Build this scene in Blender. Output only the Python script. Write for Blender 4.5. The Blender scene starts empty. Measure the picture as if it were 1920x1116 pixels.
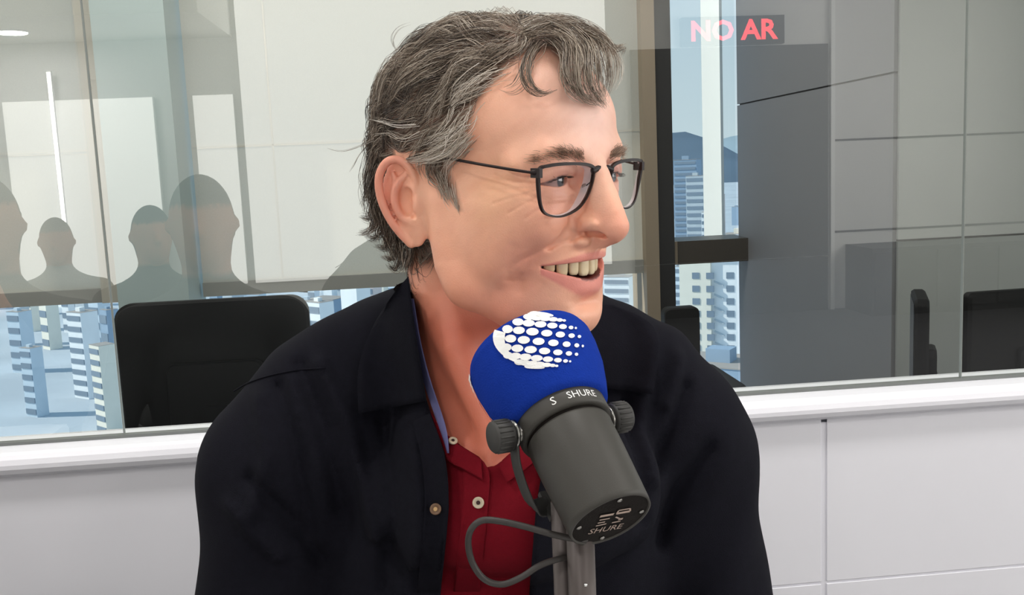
import bpy, bmesh, math, random
import numpy as np
from mathutils import Vector, Matrix

# ------------------------------------------------------------------ camera, world, lights, exposure
FPX = 1800.0                      # focal length in pixels of the 1920 x 1116 frame
CAM = np.array([0.0, 0.0, 1.20])
PITCH, ROLL = math.radians(7.7), math.radians(-2.5)
scene = bpy.context.scene
COL = scene.collection

def _rx(a):
    c, s = math.cos(a), math.sin(a); return np.array([[1, 0, 0], [0, c, -s], [0, s, c]])
def _rz(a):
    c, s = math.cos(a), math.sin(a); return np.array([[c, -s, 0], [s, c, 0], [0, 0, 1]])
CM = _rx(math.pi / 2 - PITCH) @ _rz(ROLL)
cam_data = bpy.data.cameras.new('camera')
cam_data.sensor_width = 36.0
cam_data.lens = FPX / 1920.0 * 36.0
cam_data.clip_start = 0.02; cam_data.clip_end = 20000.0
cam = bpy.data.objects.new('camera', cam_data)
m4 = Matrix([list(CM[i]) + [CAM[i]] for i in range(3)] + [[0, 0, 0, 1]])
cam.matrix_world = m4
COL.objects.link(cam)
scene.camera = cam

def ray(px, py):
    return CM @ np.array([(px - 960) / FPX, -(py - 558) / FPX, -1.0])
def at(px, py, depth):
    """pixel + depth along the optical axis -> world point"""
    return CAM + ray(px, py) * depth
def at_z(px, py, z):
    d = ray(px, py); return CAM + d * (z - CAM[2]) / d[2]
def at_plane(px, py, p0, n):
    d = ray(px, py); return CAM + d * (np.dot(n, np.asarray(p0) - CAM) / np.dot(n, d))
def proj(P):
    q = (np.asarray(P) - CAM) @ CM
    return np.stack([960 + FPX * q[..., 0] / -q[..., 2], 558 - FPX * q[..., 1] / -q[..., 2]], -1)

vs = scene.view_settings
vs.view_transform = 'Standard'; vs.look = 'None'; vs.gamma = 1.0; vs.use_curve_mapping = False
vs.exposure = 0.30

# frame of the glass partition: s runs to the right along it, n away from the camera, z up
_A = at_z(0, 836, .84); _B = at_z(1920, 706, .84)
WU = (_B - _A) / np.linalg.norm(_B - _A); WN = np.array([-WU[1], WU[0], 0.0]); WO = np.array([_A[0], _A[1], 0.0]); WZ = np.array([0, 0, 1.0])
def W(s, n, z): return WO + WU * s + WN * n + WZ * z
def sn(px, py, n):
    p = at_plane(px, py, WO + WN * n, WN); return float((p - WO) @ WU), float(p[2])

# sky
world = bpy.data.worlds.new('sky'); scene.world = world; world.use_nodes = True
_nt = world.node_tree; _bg = _nt.nodes['Background']
_tc = _nt.nodes.new('ShaderNodeTexCoord'); _sx = _nt.nodes.new('ShaderNodeSeparateXYZ'); _cr = _nt.nodes.new('ShaderNodeValToRGB')
_nt.links.new(_tc.outputs['Generated'], _sx.inputs[0]); _nt.links.new(_sx.outputs['Z'], _cr.inputs['Fac']); _nt.links.new(_cr.outputs[0], _bg.inputs['Color'])
_cr.color_ramp.elements[0].position = 0.0; _cr.color_ramp.elements[0].color = (.66, .77, .84, 1)
_cr.color_ramp.elements[1].position = .5; _cr.color_ramp.elements[1].color = (.30, .50, .72, 1)
_bg.inputs['Strength'].default_value = 1.05
# sun over the city, high and from the left, grazing the facade
_sl = bpy.data.lights.new('sun', 'SUN'); _sl.energy = 4.0; _sl.angle = math.radians(.6); _sl.color = (1, .95, .88)
_so = bpy.data.objects.new('sun', _sl); COL.objects.link(_so)
_sd = -(WU * -.80 + WN * .12 + WZ * .59)
_so.rotation_euler = Vector(_sd).to_track_quat('-Z', 'Y').to_euler()
# daylight entering the studio through its windows behind the camera, plus added fill on both side walls
def window_light(name, s0, s1, n0, n1, z0, z1, normal, power, color=(1, .97, .93)):
    l = bpy.data.lights.new(name, 'AREA'); l.shape = 'RECTANGLE'
    a, b = W(s0, n0, z0), W(s1, n1, z1); c = (a + b) / 2; hor = (W(s1, n1, 0) - W(s0, n0, 0))
    l.size = float(np.linalg.norm(hor)); l.size_y = abs(z1 - z0); l.energy = power * l.size * l.size_y; l.color = color
    nrm = np.asarray(normal, float); x = hor / np.linalg.norm(hor); zz = -nrm; y = np.cross(zz, x)
    o = bpy.data.objects.new(name, l); COL.objects.link(o)
    o.matrix_world = Matrix([[x[i], y[i], zz[i], c[i]] for i in range(3)] + [[0, 0, 0, 1]])
    return o
BACKN = -5.75
window_light('daylight_rear_window', -2.2, -1.19, BACKN + .06, BACKN + .06, .45, 1.80, WN, 3.8)
window_light('daylight_rear_window_narrow', -.915, -.637, BACKN + .06, BACKN + .06, .45, 1.80, WN, 3.8)
window_light('daylight_rear_window_wide', -.58, 2.05, BACKN + .06, BACKN + .06, .45, 2.62, WN, 3.6)
window_light('fill_light_left', -2.94, -2.94, -4.6, .6, .9, 2.3, WU, 4.0)  # general fill added on the left wall, shaped like a window
window_light('fill_light_right', 5.34, 5.34, -.4, -4.6, .9, 2.3, -WU, 15.0)  # fill added on the right wall to brighten the face and rear wall

# ------------------------------------------------------------------ helpers
def lin(c):
    c = c / 255.0
    return c / 12.92 if c <= 0.04045 else ((c + 0.055) / 1.055) ** 2.4
def rgb(r, g, b): return (lin(r), lin(g), lin(b), 1.0)

def mat(name, color, rough=0.6, metal=0.0, spec=0.5, noise=0.0, nscale=40.0, bump=0.0, bscale=200.0, sheen=0.0, coat=0.0, attr=None, sss=0.0):
    m = bpy.data.materials.new(name); m.use_nodes = True
    nt = m.node_tree; b = nt.nodes['Principled BSDF']
    b.inputs['Roughness'].default_value = rough
    b.inputs['Metallic'].default_value = metal
    b.inputs['Specular IOR Level'].default_value = spec
    b.inputs['Sheen Weight'].default_value = sheen
    b.inputs['Coat Weight'].default_value = coat
    tc = nt.nodes.new('ShaderNodeTexCoord')
    if attr:
        a = nt.nodes.new('ShaderNodeAttribute'); a.attribute_name = attr
        src = a.outputs['Color']
    else:
        r = nt.nodes.new('ShaderNodeRGB'); r.outputs[0].default_value = color
        src = r.outputs[0]
    if noise > 0:
        n = nt.nodes.new('ShaderNodeTexNoise'); n.inputs['Scale'].default_value = nscale; n.inputs['Detail'].default_value = 5
        nt.links.new(tc.outputs['Object'], n.inputs['Vector'])
        mr = nt.nodes.new('ShaderNodeMapRange'); mr.inputs['To Min'].default_value = 1 - noise; mr.inputs['To Max'].default_value = 1 + noise
        nt.links.new(n.outputs['Fac'], mr.inputs['Value'])
        mx = nt.nodes.new('ShaderNodeVectorMath'); mx.operation = 'SCALE'
        nt.links.new(src, mx.inputs[0]); nt.links.new(mr.outputs[0], mx.inputs['Scale'])
        src = mx.outputs[0]
    nt.links.new(src, b.inputs['Base Color'])
    if sss > 0:
        b.inputs['Subsurface Weight'].default_value = sss
        b.inputs['Subsurface Radius'].default_value = (1.0, 0.35, 0.2)
        b.inputs['Subsurface Scale'].default_value = 0.006
    if bump > 0:
        n = nt.nodes.new('ShaderNodeTexNoise'); n.inputs['Scale'].default_value = bscale; n.inputs['Detail'].default_value = 4
        nt.links.new(tc.outputs['Object'], n.inputs['Vector'])
        bp = nt.nodes.new('ShaderNodeBump'); bp.inputs['Strength'].default_value = bump; bp.inputs['Distance'].default_value = 0.002
        nt.links.new(n.outputs['Fac'], bp.inputs['Height']); nt.links.new(bp.outputs[0], b.inputs['Normal'])
    return m

def wloc(o):
    v = np.zeros(3)
    while o is not None:
        v = v + np.array(o.location); o = o.parent
    return v

def mesh_obj(name, verts, faces, material, parent=None, smooth=True, loc=None, color=None):
    """verts are world coordinates; the object's origin is put at loc (or the parent's origin)"""
    verts = np.asarray(verts, dtype=np.float64)
    base = np.asarray(loc, float) if loc is not None else (wloc(parent) if parent is not None else verts.mean(0) if len(verts) else np.zeros(3))
    me = bpy.data.meshes.new(name)
    v = (verts - base)
    if isinstance(faces, np.ndarray):
        n = faces.shape[1]
        me.vertices.add(len(v)); me.vertices.foreach_set('co', v.astype(np.float32).ravel())
        me.loops.add(faces.size); me.loops.foreach_set('vertex_index', faces.astype(np.int32).ravel())
        me.polygons.add(len(faces)); me.polygons.foreach_set('loop_start', np.arange(0, faces.size, n, dtype=np.int32))
        me.update(calc_edges=True); me.validate()
    else:
        me.from_pydata(v.tolist(), [], [list(f) for f in faces]); me.update()
    if smooth: me.polygons.foreach_set('use_smooth', [True] * len(me.polygons))
    if color is not None:
        a = me.color_attributes.new('col', 'FLOAT_COLOR', 'POINT')
        c = np.ones((len(v), 4), np.float32); c[:, :3] = color
        a.data.foreach_set('color', c.ravel())
    if material: me.materials.append(material)
    o = bpy.data.objects.new(name, me); COL.objects.link(o)
    if parent is not None:
        o.parent = parent; o.location = Vector(base - wloc(parent))
    else:
        o.location = Vector(base)
    return o

def tag(o, label=None, cat=None, group=None, kind=None):
    if label: o['label'] = label
    if cat: o['category'] = cat
    if group: o['group'] = group
    if kind: o['kind'] = kind
    return o
def thing(name, loc, label, cat, group=None):
    o = bpy.data.objects.new(name, None); COL.objects.link(o); o.location = Vector(loc)
    o.empty_display_size = 0.05
    return tag(o, label, cat, group)

class MB:
    """collects simple shapes into one mesh"""
    def __init__(s): s.v = []; s.f = []
    def add(s, vs, fs):
        k = len(s.v); s.v += [tuple(map(float, p)) for p in vs]; s.f += [tuple(i + k for i in f) for f in fs]; return s
    def hexa(s, c8):
        return s.add(c8, [(0, 3, 2, 1), (4, 5, 6, 7), (0, 1, 5, 4), (1, 2, 6, 5), (2, 3, 7, 6), (3, 0, 4, 7)])
    def box(s, o, u, v, w, ru, rv, rw):
        o, u, v, w = map(np.asarray, (o, u, v, w))
        P = lambda a, b, c: o + u * a + v * b + w * c
        return s.hexa([P(ru[0], rv[0], rw[0]), P(ru[1], rv[0], rw[0]), P(ru[1], rv[1], rw[0]), P(ru[0], rv[1], rw[0]),
                       P(ru[0], rv[0], rw[1]), P(ru[1], rv[0], rw[1]), P(ru[1], rv[1], rw[1]), P(ru[0], rv[1], rw[1])])
    def tube(s, pts, r, n=10, closed=False, flat=None, cap=True):
        pts = [np.asarray(p, float) for p in pts]; N = len(pts)
        rs = r if hasattr(r, '__len__') else [r] * N
        rings = []; prev = None
        for i in range(N):
            a = pts[(i - 1) % N] if closed else pts[max(i - 1, 0)]; b = pts[(i + 1) % N] if closed else pts[min(i + 1, N - 1)]
            t = b - a; t = t / (np.linalg.norm(t) + 1e-12)
            if flat is not None: up = np.asarray(flat, float)
            elif prev is None: up = np.array([0, 0, 1.0]) if abs(t[2]) < .9 else np.array([1.0, 0, 0])
            else: up = prev
            x = np.cross(up, t); x /= np.linalg.norm(x) + 1e-12; y = np.cross(t, x); prev = y
            rr = rs[i]; ra, rb = rr if hasattr(rr, '__len__') else (rr, rr)
            rings.append([pts[i] + x * ra * math.cos(2 * math.pi * k / n) + y * rb * math.sin(2 * math.pi * k / n) for k in range(n)])
        vs = [p for q in rings for p in q]; fs = []
        for i in range(N if closed else N - 1):
            j = (i + 1) % N
            for k in range(n): fs.append((i * n + k, i * n + (k + 1) % n, j * n + (k + 1) % n, j * n + k))
        if not closed and cap: fs += [tuple(range(n))[::-1], tuple((N - 1) * n + k for k in range(n))]
        return s.add(vs, fs)
    def lathe(s, o, ax, prof, n=48, ref=None):
        o = np.asarray(o, float); ax = np.asarray(ax, float) / np.linalg.norm(ax)
        r0 = np.asarray(ref if ref is not None else ((0, 0, 1) if abs(ax[2]) < .9 else (1, 0, 0)), float)
        x = r0 - ax * np.dot(r0, ax); x /= np.linalg.norm(x); y = np.cross(ax, x)
        vs = []; fs = []
        for (h, r) in prof:
            for k in range(n):
                a = 2 * math.pi * k / n; vs.append(o + ax * h + (x * math.cos(a) + y * math.sin(a)) * r)
        for i in range(len(prof) - 1):
            for k in range(n): fs.append((i * n + k, i * n + (k + 1) % n, (i + 1) * n + (k + 1) % n, (i + 1) * n + k))
        fs.append(tuple(range(n))[::-1]); fs.append(tuple((len(prof) - 1) * n + k for k in range(n)))
        return s.add(vs, fs)
    def build(s, name, material, parent=None, smooth=False, loc=None):
        return mesh_obj(name, s.v, s.f, material, parent, smooth, loc)

def crom(pts, n=8, closed=False):
    P = [np.asarray(p, float) for p in pts]; out = []; N = len(P)
    for i in range(N if closed else N - 1):
        p0, p1, p2, p3 = (P[(i - 1) % N], P[i], P[(i + 1) % N], P[(i + 2) % N]) if closed else (P[max(i - 1, 0)], P[i], P[i + 1], P[min(i + 2, N - 1)])
        for k in range(n):
            t = k / n
            out.append(.5 * ((2 * p1) + (-p0 + p2) * t + (2 * p0 - 5 * p1 + 4 * p2 - p3) * t * t + (-p0 + 3 * p1 - 3 * p2 + p3) * t ** 3))
    if not closed: out.append(P[-1])
    return out

# ------------------------------------------------------------------ signed distance fields, polygonised with surface nets (for the organic shapes)
class Field:
    """a list of smooth unions / cuts of ellipsoids and round-cone chains; sym mirrors the y axis"""
    def __init__(s): s.ops = []
    def ell(s, c, r, k=8., op='u', rot=None, sym=True):
        c = np.array(c, np.float32); r = np.array(r, np.float32); R = None
        if rot is not None:
            a, b, g = [math.radians(q) for q in rot]
            R = (Matrix.Rotation(g, 3, 'Z') @ Matrix.Rotation(b, 3, 'Y') @ Matrix.Rotation(a, 3, 'X'))
            R = np.array(R, np.float32)
        ext = float(r.max()) if R is not None else r
        def f(P):
            q = P - c
            if R is not None: q = q @ R
            k0 = np.sqrt(((q / r) ** 2).sum(1)) + 1e-6; k1 = np.sqrt(((q / (r * r)) ** 2).sum(1)) + 1e-9
            return k0 * (k0 - 1.0) / k1
        s.ops.append((f, c - ext, c + ext, k, op, sym)); return s
    def chain(s, pts, rs, k=6., op='u', sym=True):
        pts = np.array(pts, np.float32); rs = np.array(rs if hasattr(rs, '__len__') else [rs] * len(pts), np.float32)
        lo = (pts - rs[:, None]).min(0); hi = (pts + rs[:, None]).max(0)
        def f(P):
            d = None
            for i in range(len(pts) - 1):
                a, b = pts[i], pts[i + 1]; ab = b - a; t = np.clip(((P - a) @ ab) / (ab @ ab + 1e-9), 0, 1)
                e = np.sqrt(((P - a - t[:, None] * ab) ** 2).sum(1)) - (rs[i] + (rs[i + 1] - rs[i]) * t)
                d = e if d is None else np.minimum(d, e)
            return d
        s.ops.append((f, lo, hi, k, op, sym)); return s
    def fn(s, f, lo, hi, k=2., op='s', sym=True):
        s.ops.append((f, np.array(lo, np.float32), np.array(hi, np.float32), k, op, sym)); return s
    def eval(s, P):
        P = P.astype(np.float32); d = np.full(len(P), 60.0, np.float32)
        S = P.copy(); S[:, 1] = np.abs(S[:, 1])
        for f, lo, hi, k, op, sym in s.ops:
            Q = S if sym else P
            mrg = k + s.margin
            ok = ((Q > lo - mrg) & (Q < hi + mrg)).all(1)
            if sym == 'neg': ok &= P[:, 1] < 0
            elif sym == 'pos': ok &= P[:, 1] >= 0
            idx = np.nonzero(ok)[0]
            if len(idx) == 0: continue
            e = f(Q[idx]); a = d[idx]
            if op == 'u':
                h = np.maximum(k - np.abs(a - e), 0) / k; d[idx] = np.minimum(a, e) - h * h * k * .25
            elif op == 's':
                e = -e; h = np.maximum(k - np.abs(a - e), 0) / k; d[idx] = np.maximum(a, e) + h * h * k * .25
            else:
                d[idx] = a + e            # 'd': displacement
        return d
    margin = 8.0

def surface_nets(field, lo, hi, h):
    n = [int(round((hi[i] - lo[i]) / h)) + 1 for i in range(3)]
    ax = [lo[i] + h * np.arange(n[i], dtype=np.float32) for i in range(3)]
    G = np.stack(np.meshgrid(*ax, indexing='ij'), -1).reshape(-1, 3)
    D = np.concatenate([field.eval(c) for c in np.array_split(G, max(1, len(G) // 400000))]).reshape(n)
    cnt = np.zeros([k - 1 for k in n], np.float32); acc = np.zeros([k - 1 for k in n] + [3], np.float32)
    sl = lambda o: tuple(slice(o[i], n[i] - 1 + o[i]) for i in range(3))
    for a in range(3):
        b, c = (a + 1) % 3, (a + 2) % 3
        for ob in (0, 1):
            for oc in (0, 1):
                o0 = [0, 0, 0]; o0[b] = ob; o0[c] = oc; o1 = list(o0); o1[a] = 1
                d0, d1 = D[sl(o0)], D[sl(o1)]
                x = (d0 < 0) != (d1 < 0)
                t = np.where(x, d0 / np.where(x, d0 - d1, 1), 0)
                cnt += x; acc[..., a] += np.where(x, t, 0); acc[..., b] += x * ob; acc[..., c] += x * oc
    act = cnt > 0
    idm = -np.ones(cnt.shape, np.int64); idm[act] = np.arange(act.sum())
    ijk = np.argwhere(act).astype(np.float32)
    V = np.array(lo, np.float32) + h * (ijk + acc[act] / cnt[act][:, None])
    Fs = []
    for a in range(3):
        b, c = (a + 1) % 3, (a + 2) % 3
        s0 = [slice(None)] * 3; s1 = [slice(None)] * 3; s0[a] = slice(0, n[a] - 1); s1[a] = slice(1, n[a])
        x = (D[tuple(s0)] < 0) != (D[tuple(s1)] < 0)
        e = np.argwhere(x)
        e = e[(e[:, b] > 0) & (e[:, c] > 0) & (e[:, b] < n[b] - 1) & (e[:, c] < n[c] - 1)]
        inside = D[tuple(e.T)] < 0
        q = []
        for db, dc in ((-1, -1), (0, -1), (0, 0), (-1, 0)):
            g = e.copy(); g[:, b] += db; g[:, c] += dc; q.append(idm[tuple(g.T)])
        q = np.stack(q, 1); q[~inside] = q[~inside][:, ::-1]
        Fs.append(q)
    Fc = np.concatenate(Fs); Fc = Fc[(Fc >= 0).all(1)]
    return V, Fc

def field_grad(field, V, d=None, e=0.3):
    if d is None: d = field.eval(V)
    g = np.zeros_like(V)
    for i in range(3):
        o = np.zeros(3, np.float32); o[i] = e
        g[:, i] = (field.eval(V + o) - d) / e
    return g
def project(field, V, it=2, lim=1.5):
    for _ in range(it):
        d = field.eval(V); g = field_grad(field, V, d)
        V = V - g * np.clip(d / ((g * g).sum(1) + .05), -lim, lim)[:, None]
    return V.astype(np.float32)
def subdivide(V, Fq):
    nv = len(V); E = np.concatenate([np.sort(Fq[:, [i, (i + 1) % 4]], 1) for i in range(4)])
    u, inv = np.unique(E[:, 0] * nv + E[:, 1], return_inverse=True)
    mid = (V[u // nv] + V[u % nv]) / 2; inv = inv.reshape(4, -1) + nv
    fc = V[Fq].mean(1); fi = np.arange(len(Fq)) + nv + len(mid)
    Q = np.concatenate([np.stack([Fq[:, i], inv[i], fi, inv[i - 1]], 1) for i in range(4)])
    return np.concatenate([V, mid, fc]).astype(np.float32), Q

# ------------------------------------------------------------------ the setting
def wbox(s0, s1, n0, n1, z0, z1): return MB().box(WO, WU, WN, WZ, (s0, s1), (n0, n1), (z0, z1))
def struct(name, mb, m, parent=None, label=None):
    o = mb.build(name, m, parent)
    if parent is None: o['kind'] = 'structure'
    if label: o['label'] = label
    return o
M_white = mat('white_panel', rgb(240, 240, 247), rough=.38, noise=.015, nscale=3)
M_seam = mat('panel_joint', rgb(236, 236, 244), rough=.7)
M_wallw = mat('white_paint', rgb(222, 222, 220), rough=.8, noise=.02, nscale=4)
M_ceil = mat('ceiling_paint', rgb(228, 228, 224), rough=.9, noise=.02, nscale=4)
M_carpet = mat('grey_carpet', rgb(56, 56, 60), rough=.95, noise=.15, nscale=120, bump=.4, bscale=300)
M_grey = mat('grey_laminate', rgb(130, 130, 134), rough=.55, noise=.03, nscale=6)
M_grey2 = mat('grey_laminate_lightened', rgb(160, 163, 162), rough=.55, noise=.03, nscale=6)  # same laminate, lightened in colour where the corner wall gets less light
M_greyd = mat('grey_joint', rgb(60, 60, 62), rough=.8)
M_frame = mat('bronze_frame', rgb(74, 68, 60), rough=.45, metal=.2, noise=.05)
M_framed = mat('dark_frame', rgb(40, 39, 39), rough=.5)
M_tan = mat('tan_frame', rgb(158, 142, 122), rough=.6)
M_black = mat('black_plastic', rgb(16, 16, 17), rough=.6, spec=.2, noise=.05)

def glass_mat(name, refl, tint):
    m = bpy.data.materials.new(name); m.use_nodes = True; nt = m.node_tree; nt.nodes.clear()
    o = nt.nodes.new('ShaderNodeOutputMaterial'); mx = nt.nodes.new('ShaderNodeMixShader'); tr = nt.nodes.new('ShaderNodeBsdfTransparent'); gl = nt.nodes.new('ShaderNodeBsdfGlossy')
    tr.inputs['Color'].default_value = tint; gl.inputs['Roughness'].default_value = 0.0; gl.inputs['Color'].default_value = (.98, 1, .98, 1); mx.inputs[0].default_value = refl
    nt.links.new(tr.outputs[0], mx.inputs[1]); nt.links.new(gl.outputs[0], mx.inputs[2]); nt.links.new(mx.outputs[0], o.inputs[0])
    return m
M_glass = glass_mat('partition_glass', .22, (.90, .92, .89, 1))
M_wglass = glass_mat('window_glass', .05, (.90, .95, .96, 1))

S0, S1, BACK_ROOM = -3.0, 5.4, 2.6
SIDE_S = 1.985            # side wall of the room behind the glass
# studio side
struct('floor', wbox(S0 - .1, S1 + .1, BACKN - .1, BACK_ROOM, -.1, 0), M_carpet)
struct('ceiling', wbox(S0 - .1, S1 + .1, BACKN - .1, BACK_ROOM, 2.70, 2.80), M_ceil)
struct('wall_left', wbox(S0 - .1, S0, BACKN - .1, BACK_ROOM, 0, 2.7), M_wallw)
struct('wall_right', wbox(S1, S1 + .1, BACKN - .1, 0.05, 0, 2.7), M_wallw)
struct('wall_rear', wbox(S0, S1, BACKN - .1, BACKN, 0, 2.7), M_wallw)
struct('trim_1', wbox(S0, -.62, BACKN, BACKN + 1.1, 2.20, 2.7), M_ceil)
# white panels of the rear wall right of the door: joints seen mirrored in the glass
# partition: low white panelled wall, ledge, glass
pw = struct('wall_partition', wbox(S0, S1, -.038, .03, 0, .80), M_seam)
zr = [(.006, .272), (.276, .5445), (.5485, .806)]
for k in range(-3, 5):
    a, b = 1.1985 + (k - 1) * 1.25, 1.1985 + k * 1.25
    for z0, z1 in zr:
        m_ = wbox(a + .0045, b - .0045, -.0400, -.038, z0, z1)
        o = m_.build('panel', M_white, pw)
        bv = o.modifiers.new('edge', 'BEVEL'); bv.width = .0008; bv.segments = 2
lb = MB()
prof = [(-.040, .806), (-.050, .808), (-.056, .813), (-.059, .820), (-.059, .826), (-.056, .833), (-.050, .838), (-.042, .8405), (.05, .8405), (.05, .806)]
vs = [W(S0, n, z) for n, z in prof] + [W(S1, n, z) for n, z in prof]; k = len(prof)
lb.add(vs, [(i, (i + 1) % k, k + (i + 1) % k, k + i) for i in range(k)] + [tuple(range(k))[::-1], tuple(range(k, 2 * k))])
lo_ = lb.build('trim_2', M_white, None, smooth=False); lo_['kind'] = 'structure'; lo_['label'] = 'white rounded ledge on top of the low panelled partition wall'
gw = bpy.data.objects.new('window_1', None); COL.objects.link(gw); gw.location = Vector(W(.8, 0, .84)); gw['kind'] = 'structure'
joints = [S0 + .28, -1.065, .172, 1.4365, 2.70, 3.96, S1]
M_joint = mat('glass_joint_silicone', rgb(130, 136, 132), rough=.4)
for a, b in zip(joints[:-1], joints[1:]):
    vs = [W(a + .002, 0, .8405), W(b - .002, 0, .8405), W(b - .002, 0, 2.7), W(a + .002, 0, 2.7)]
    mesh_obj('pane', vs, [(0, 1, 2, 3)], M_glass, gw, smooth=False)
    wbox(a - .0007, a + .0007, -.003, .003, .8405, 2.7).build('pane_joint', M_joint, gw)
wbox(S0, S1, -.006, .006, .8405, .8450).build('bottom_gasket', mat('gasket_grey', rgb(112, 116, 114), rough=.6), gw)
# studio windows behind the camera: frames, blinds and the bright gap between them
def rear_window(name, s0, s1, ztop=1.80):
    w = bpy.data.objects.new(name, None); COL.objects.link(w); w.location = Vector(W((s0 + s1) / 2, BACKN, .45)); w['kind'] = 'structure'
    wbox(s0, s1, BACKN + .005, BACKN + .03, .45, ztop).build('blind_fabric', M_wallw, w)
    return w
rear_window('window_2', -2.2, -1.19); rear_window('window_3', -.915, -.637); rear_window('window_5', -.58, 2.05, 2.62)
for nm_, s0, s1, n0, n1 in (('added_window_left', S0, S0 + .03, -4.6, .6), ('added_window_right', S1 - .03, S1, -4.6, -.4)):  # side wall windows added, unseen, to back the fill lights
    w6 = bpy.data.objects.new(nm_, None); COL.objects.link(w6); w6.location = Vector(W(s0, (n0 + n1) / 2, .9)); w6['kind'] = 'structure'
    wbox(s0, s1, n0, n1, .9, 2.3).build('blind_fabric', M_wallw, w6)
    for z0, z1 in ((.84, .9), (2.3, 2.36)): wbox(s0, s1 + (.02 if s0 < 0 else 0), n0 - .06, n1 + .06, z0, z1).build('window_frame', M_white, w6)
# dark door and the red sign above it, seen mirrored in the glass
d1 = bpy.data.objects.new('door_1', None); COL.objects.link(d1); d1.location = Vector(W(3.0, BACKN, 0)); d1['kind'] = 'structure'
M_door = mat('dark_door', rgb(28, 28, 30), rough=.7)
wbox(2.24, 3.75, BACKN, BACKN + .03, 0, .415).build('door_leaf', M_door, d1); wbox(2.24, 3.75, BACKN, BACKN + .03, .425, 2.02).build('door_leaf', M_door, d1)
wbox(3.77, 3.80, BACKN, BACKN + .04, 0, 2.7).build('door_trim', mat('trim_white', rgb(240, 240, 240), rough=.5), d1)
sg = thing('on_air_sign', W(3.02, BACKN + .03, 2.03), 'dark box sign with red glowing letters above the dark door', 'sign')
wbox(2.62, 3.40, BACKN, BACKN + .06, 2.03, 2.235).build('housing', M_black, sg)
red = bpy.data.materials.new('red_led'); red.use_nodes = True; b_ = red.node_tree.nodes['Principled BSDF']; b_.inputs['Base Color'].default_value = (.6, .02, .03, 1); b_.inputs['Emission Color'].default_value = (1, .05, .07, 1); b_.inputs['Emission Strength'].default_value = 3.5
# joints of the white rear wall
for z in (1.30, .60): wbox(3.80, S1, BACKN, BACKN + .004, z - .008, z + .008).build('wall_joint', M_greyd, bpy.data.objects['wall_rear'])
# downlights
M_lamp = bpy.data.materials.new('lamp_diffuser'); M_lamp.use_nodes = True; b_ = M_lamp.node_tree.nodes['Principled BSDF']; b_.inputs['Emission Color'].default_value = (1, .98, .95, 1); b_.inputs['Emission Strength'].default_value = 6.0
def downlight(s, n, z, label, power=0):
    c = W(s, n, z); t = thing('ceiling_downlight', c, label, 'ceiling light', 'round ceiling downlights of the studio')
    MB().lathe(c, (0, 0, -1), [(0, .115), (.008, .115), (.010, .105), (.004, .098)], 32).build('trim_ring', M_white, t, smooth=True)
    MB().lathe(c, (0, 0, -1), [(0, .097), (.005, .097), (.006, .0001)], 32).build('diffuser', M_lamp, t, smooth=True)
    if power:
        l = bpy.data.lights.new('downlight_lamp', 'AREA'); l.shape = 'DISK'; l.size = .19; l.energy = power; l.color = (1, .97, .93)
        o = bpy.data.objects.new('downlight_lamp', l); COL.objects.link(o); o.parent = t; o.location = (0, 0, -.012)
# room behind the glass
struct('wall_side', wbox(SIDE_S, SIDE_S + .1, 1.30, BACK_ROOM, 0, 2.7), M_greyd)
sw = bpy.data.objects['wall_side']
for z0, z1 in ((.006, 1.417), (1.423, 2.36), (2.366, 2.69)):
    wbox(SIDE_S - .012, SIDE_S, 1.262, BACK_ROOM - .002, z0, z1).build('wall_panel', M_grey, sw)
struct('wall_corner', wbox(SIDE_S, S1, 1.262, 1.30, 0, 2.7), M_greyd)
cw = bpy.data.objects['wall_corner']
for a, b in ((SIDE_S, 2.42), (2.426, 3.0), (3.006, 3.6)):
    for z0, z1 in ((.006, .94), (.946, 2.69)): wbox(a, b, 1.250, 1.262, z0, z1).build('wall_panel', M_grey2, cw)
# facade: window wall with roller blinds, frames, a pillar and one clear strip of window
fw = struct('wall_facade', wbox(S0 - .1, 2.1, BACK_ROOM, BACK_ROOM + .12, 2.35, 2.7), M_wallw)
wv = bpy.data.objects.new('window_4', None); COL.objects.link(wv); wv.location = Vector(W(.5, BACK_ROOM, 0)); wv['kind'] = 'structure'
for a, b in ((-3.0, -1.6), (-1.6, .95), (.95, 1.60), (1.60, SIDE_S)):
    mesh_obj('pane', [W(a, BACK_ROOM + .06, .05), W(b, BACK_ROOM + .06, .05), W(b, BACK_ROOM + .06, 2.35), W(a, BACK_ROOM + .06, 2.35)], [(0, 1, 2, 3)], M_wglass, wv, smooth=False)
for a, b in ((-1.62, -1.58), (.93, .97)): wbox(a, b, BACK_ROOM + .02, BACK_ROOM + .10, 0, 2.35).build('mullion', M_frame, wv)
wbox(1.585, 1.655, BACK_ROOM - .14, BACK_ROOM + .10, 0, 2.4).build('mullion', M_framed, wv)
wbox(1.655, 1.672, BACK_ROOM - .12, BACK_ROOM + .10, .772, .868).build('transom_end', M_tan, wv)
wbox(1.672, SIDE_S, BACK_ROOM - .12, BACK_ROOM + .10, .772, .868).build('transom', M_frame, wv)
wbox(S0, SIDE_S, BACK_ROOM - .02, BACK_ROOM + .12, 0, .05).build('sill', M_frame, wv)
struct('trim_3', wbox(1.530, 1.585, BACK_ROOM - .16, BACK_ROOM + .10, 0, 2.4), M_tan)
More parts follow.
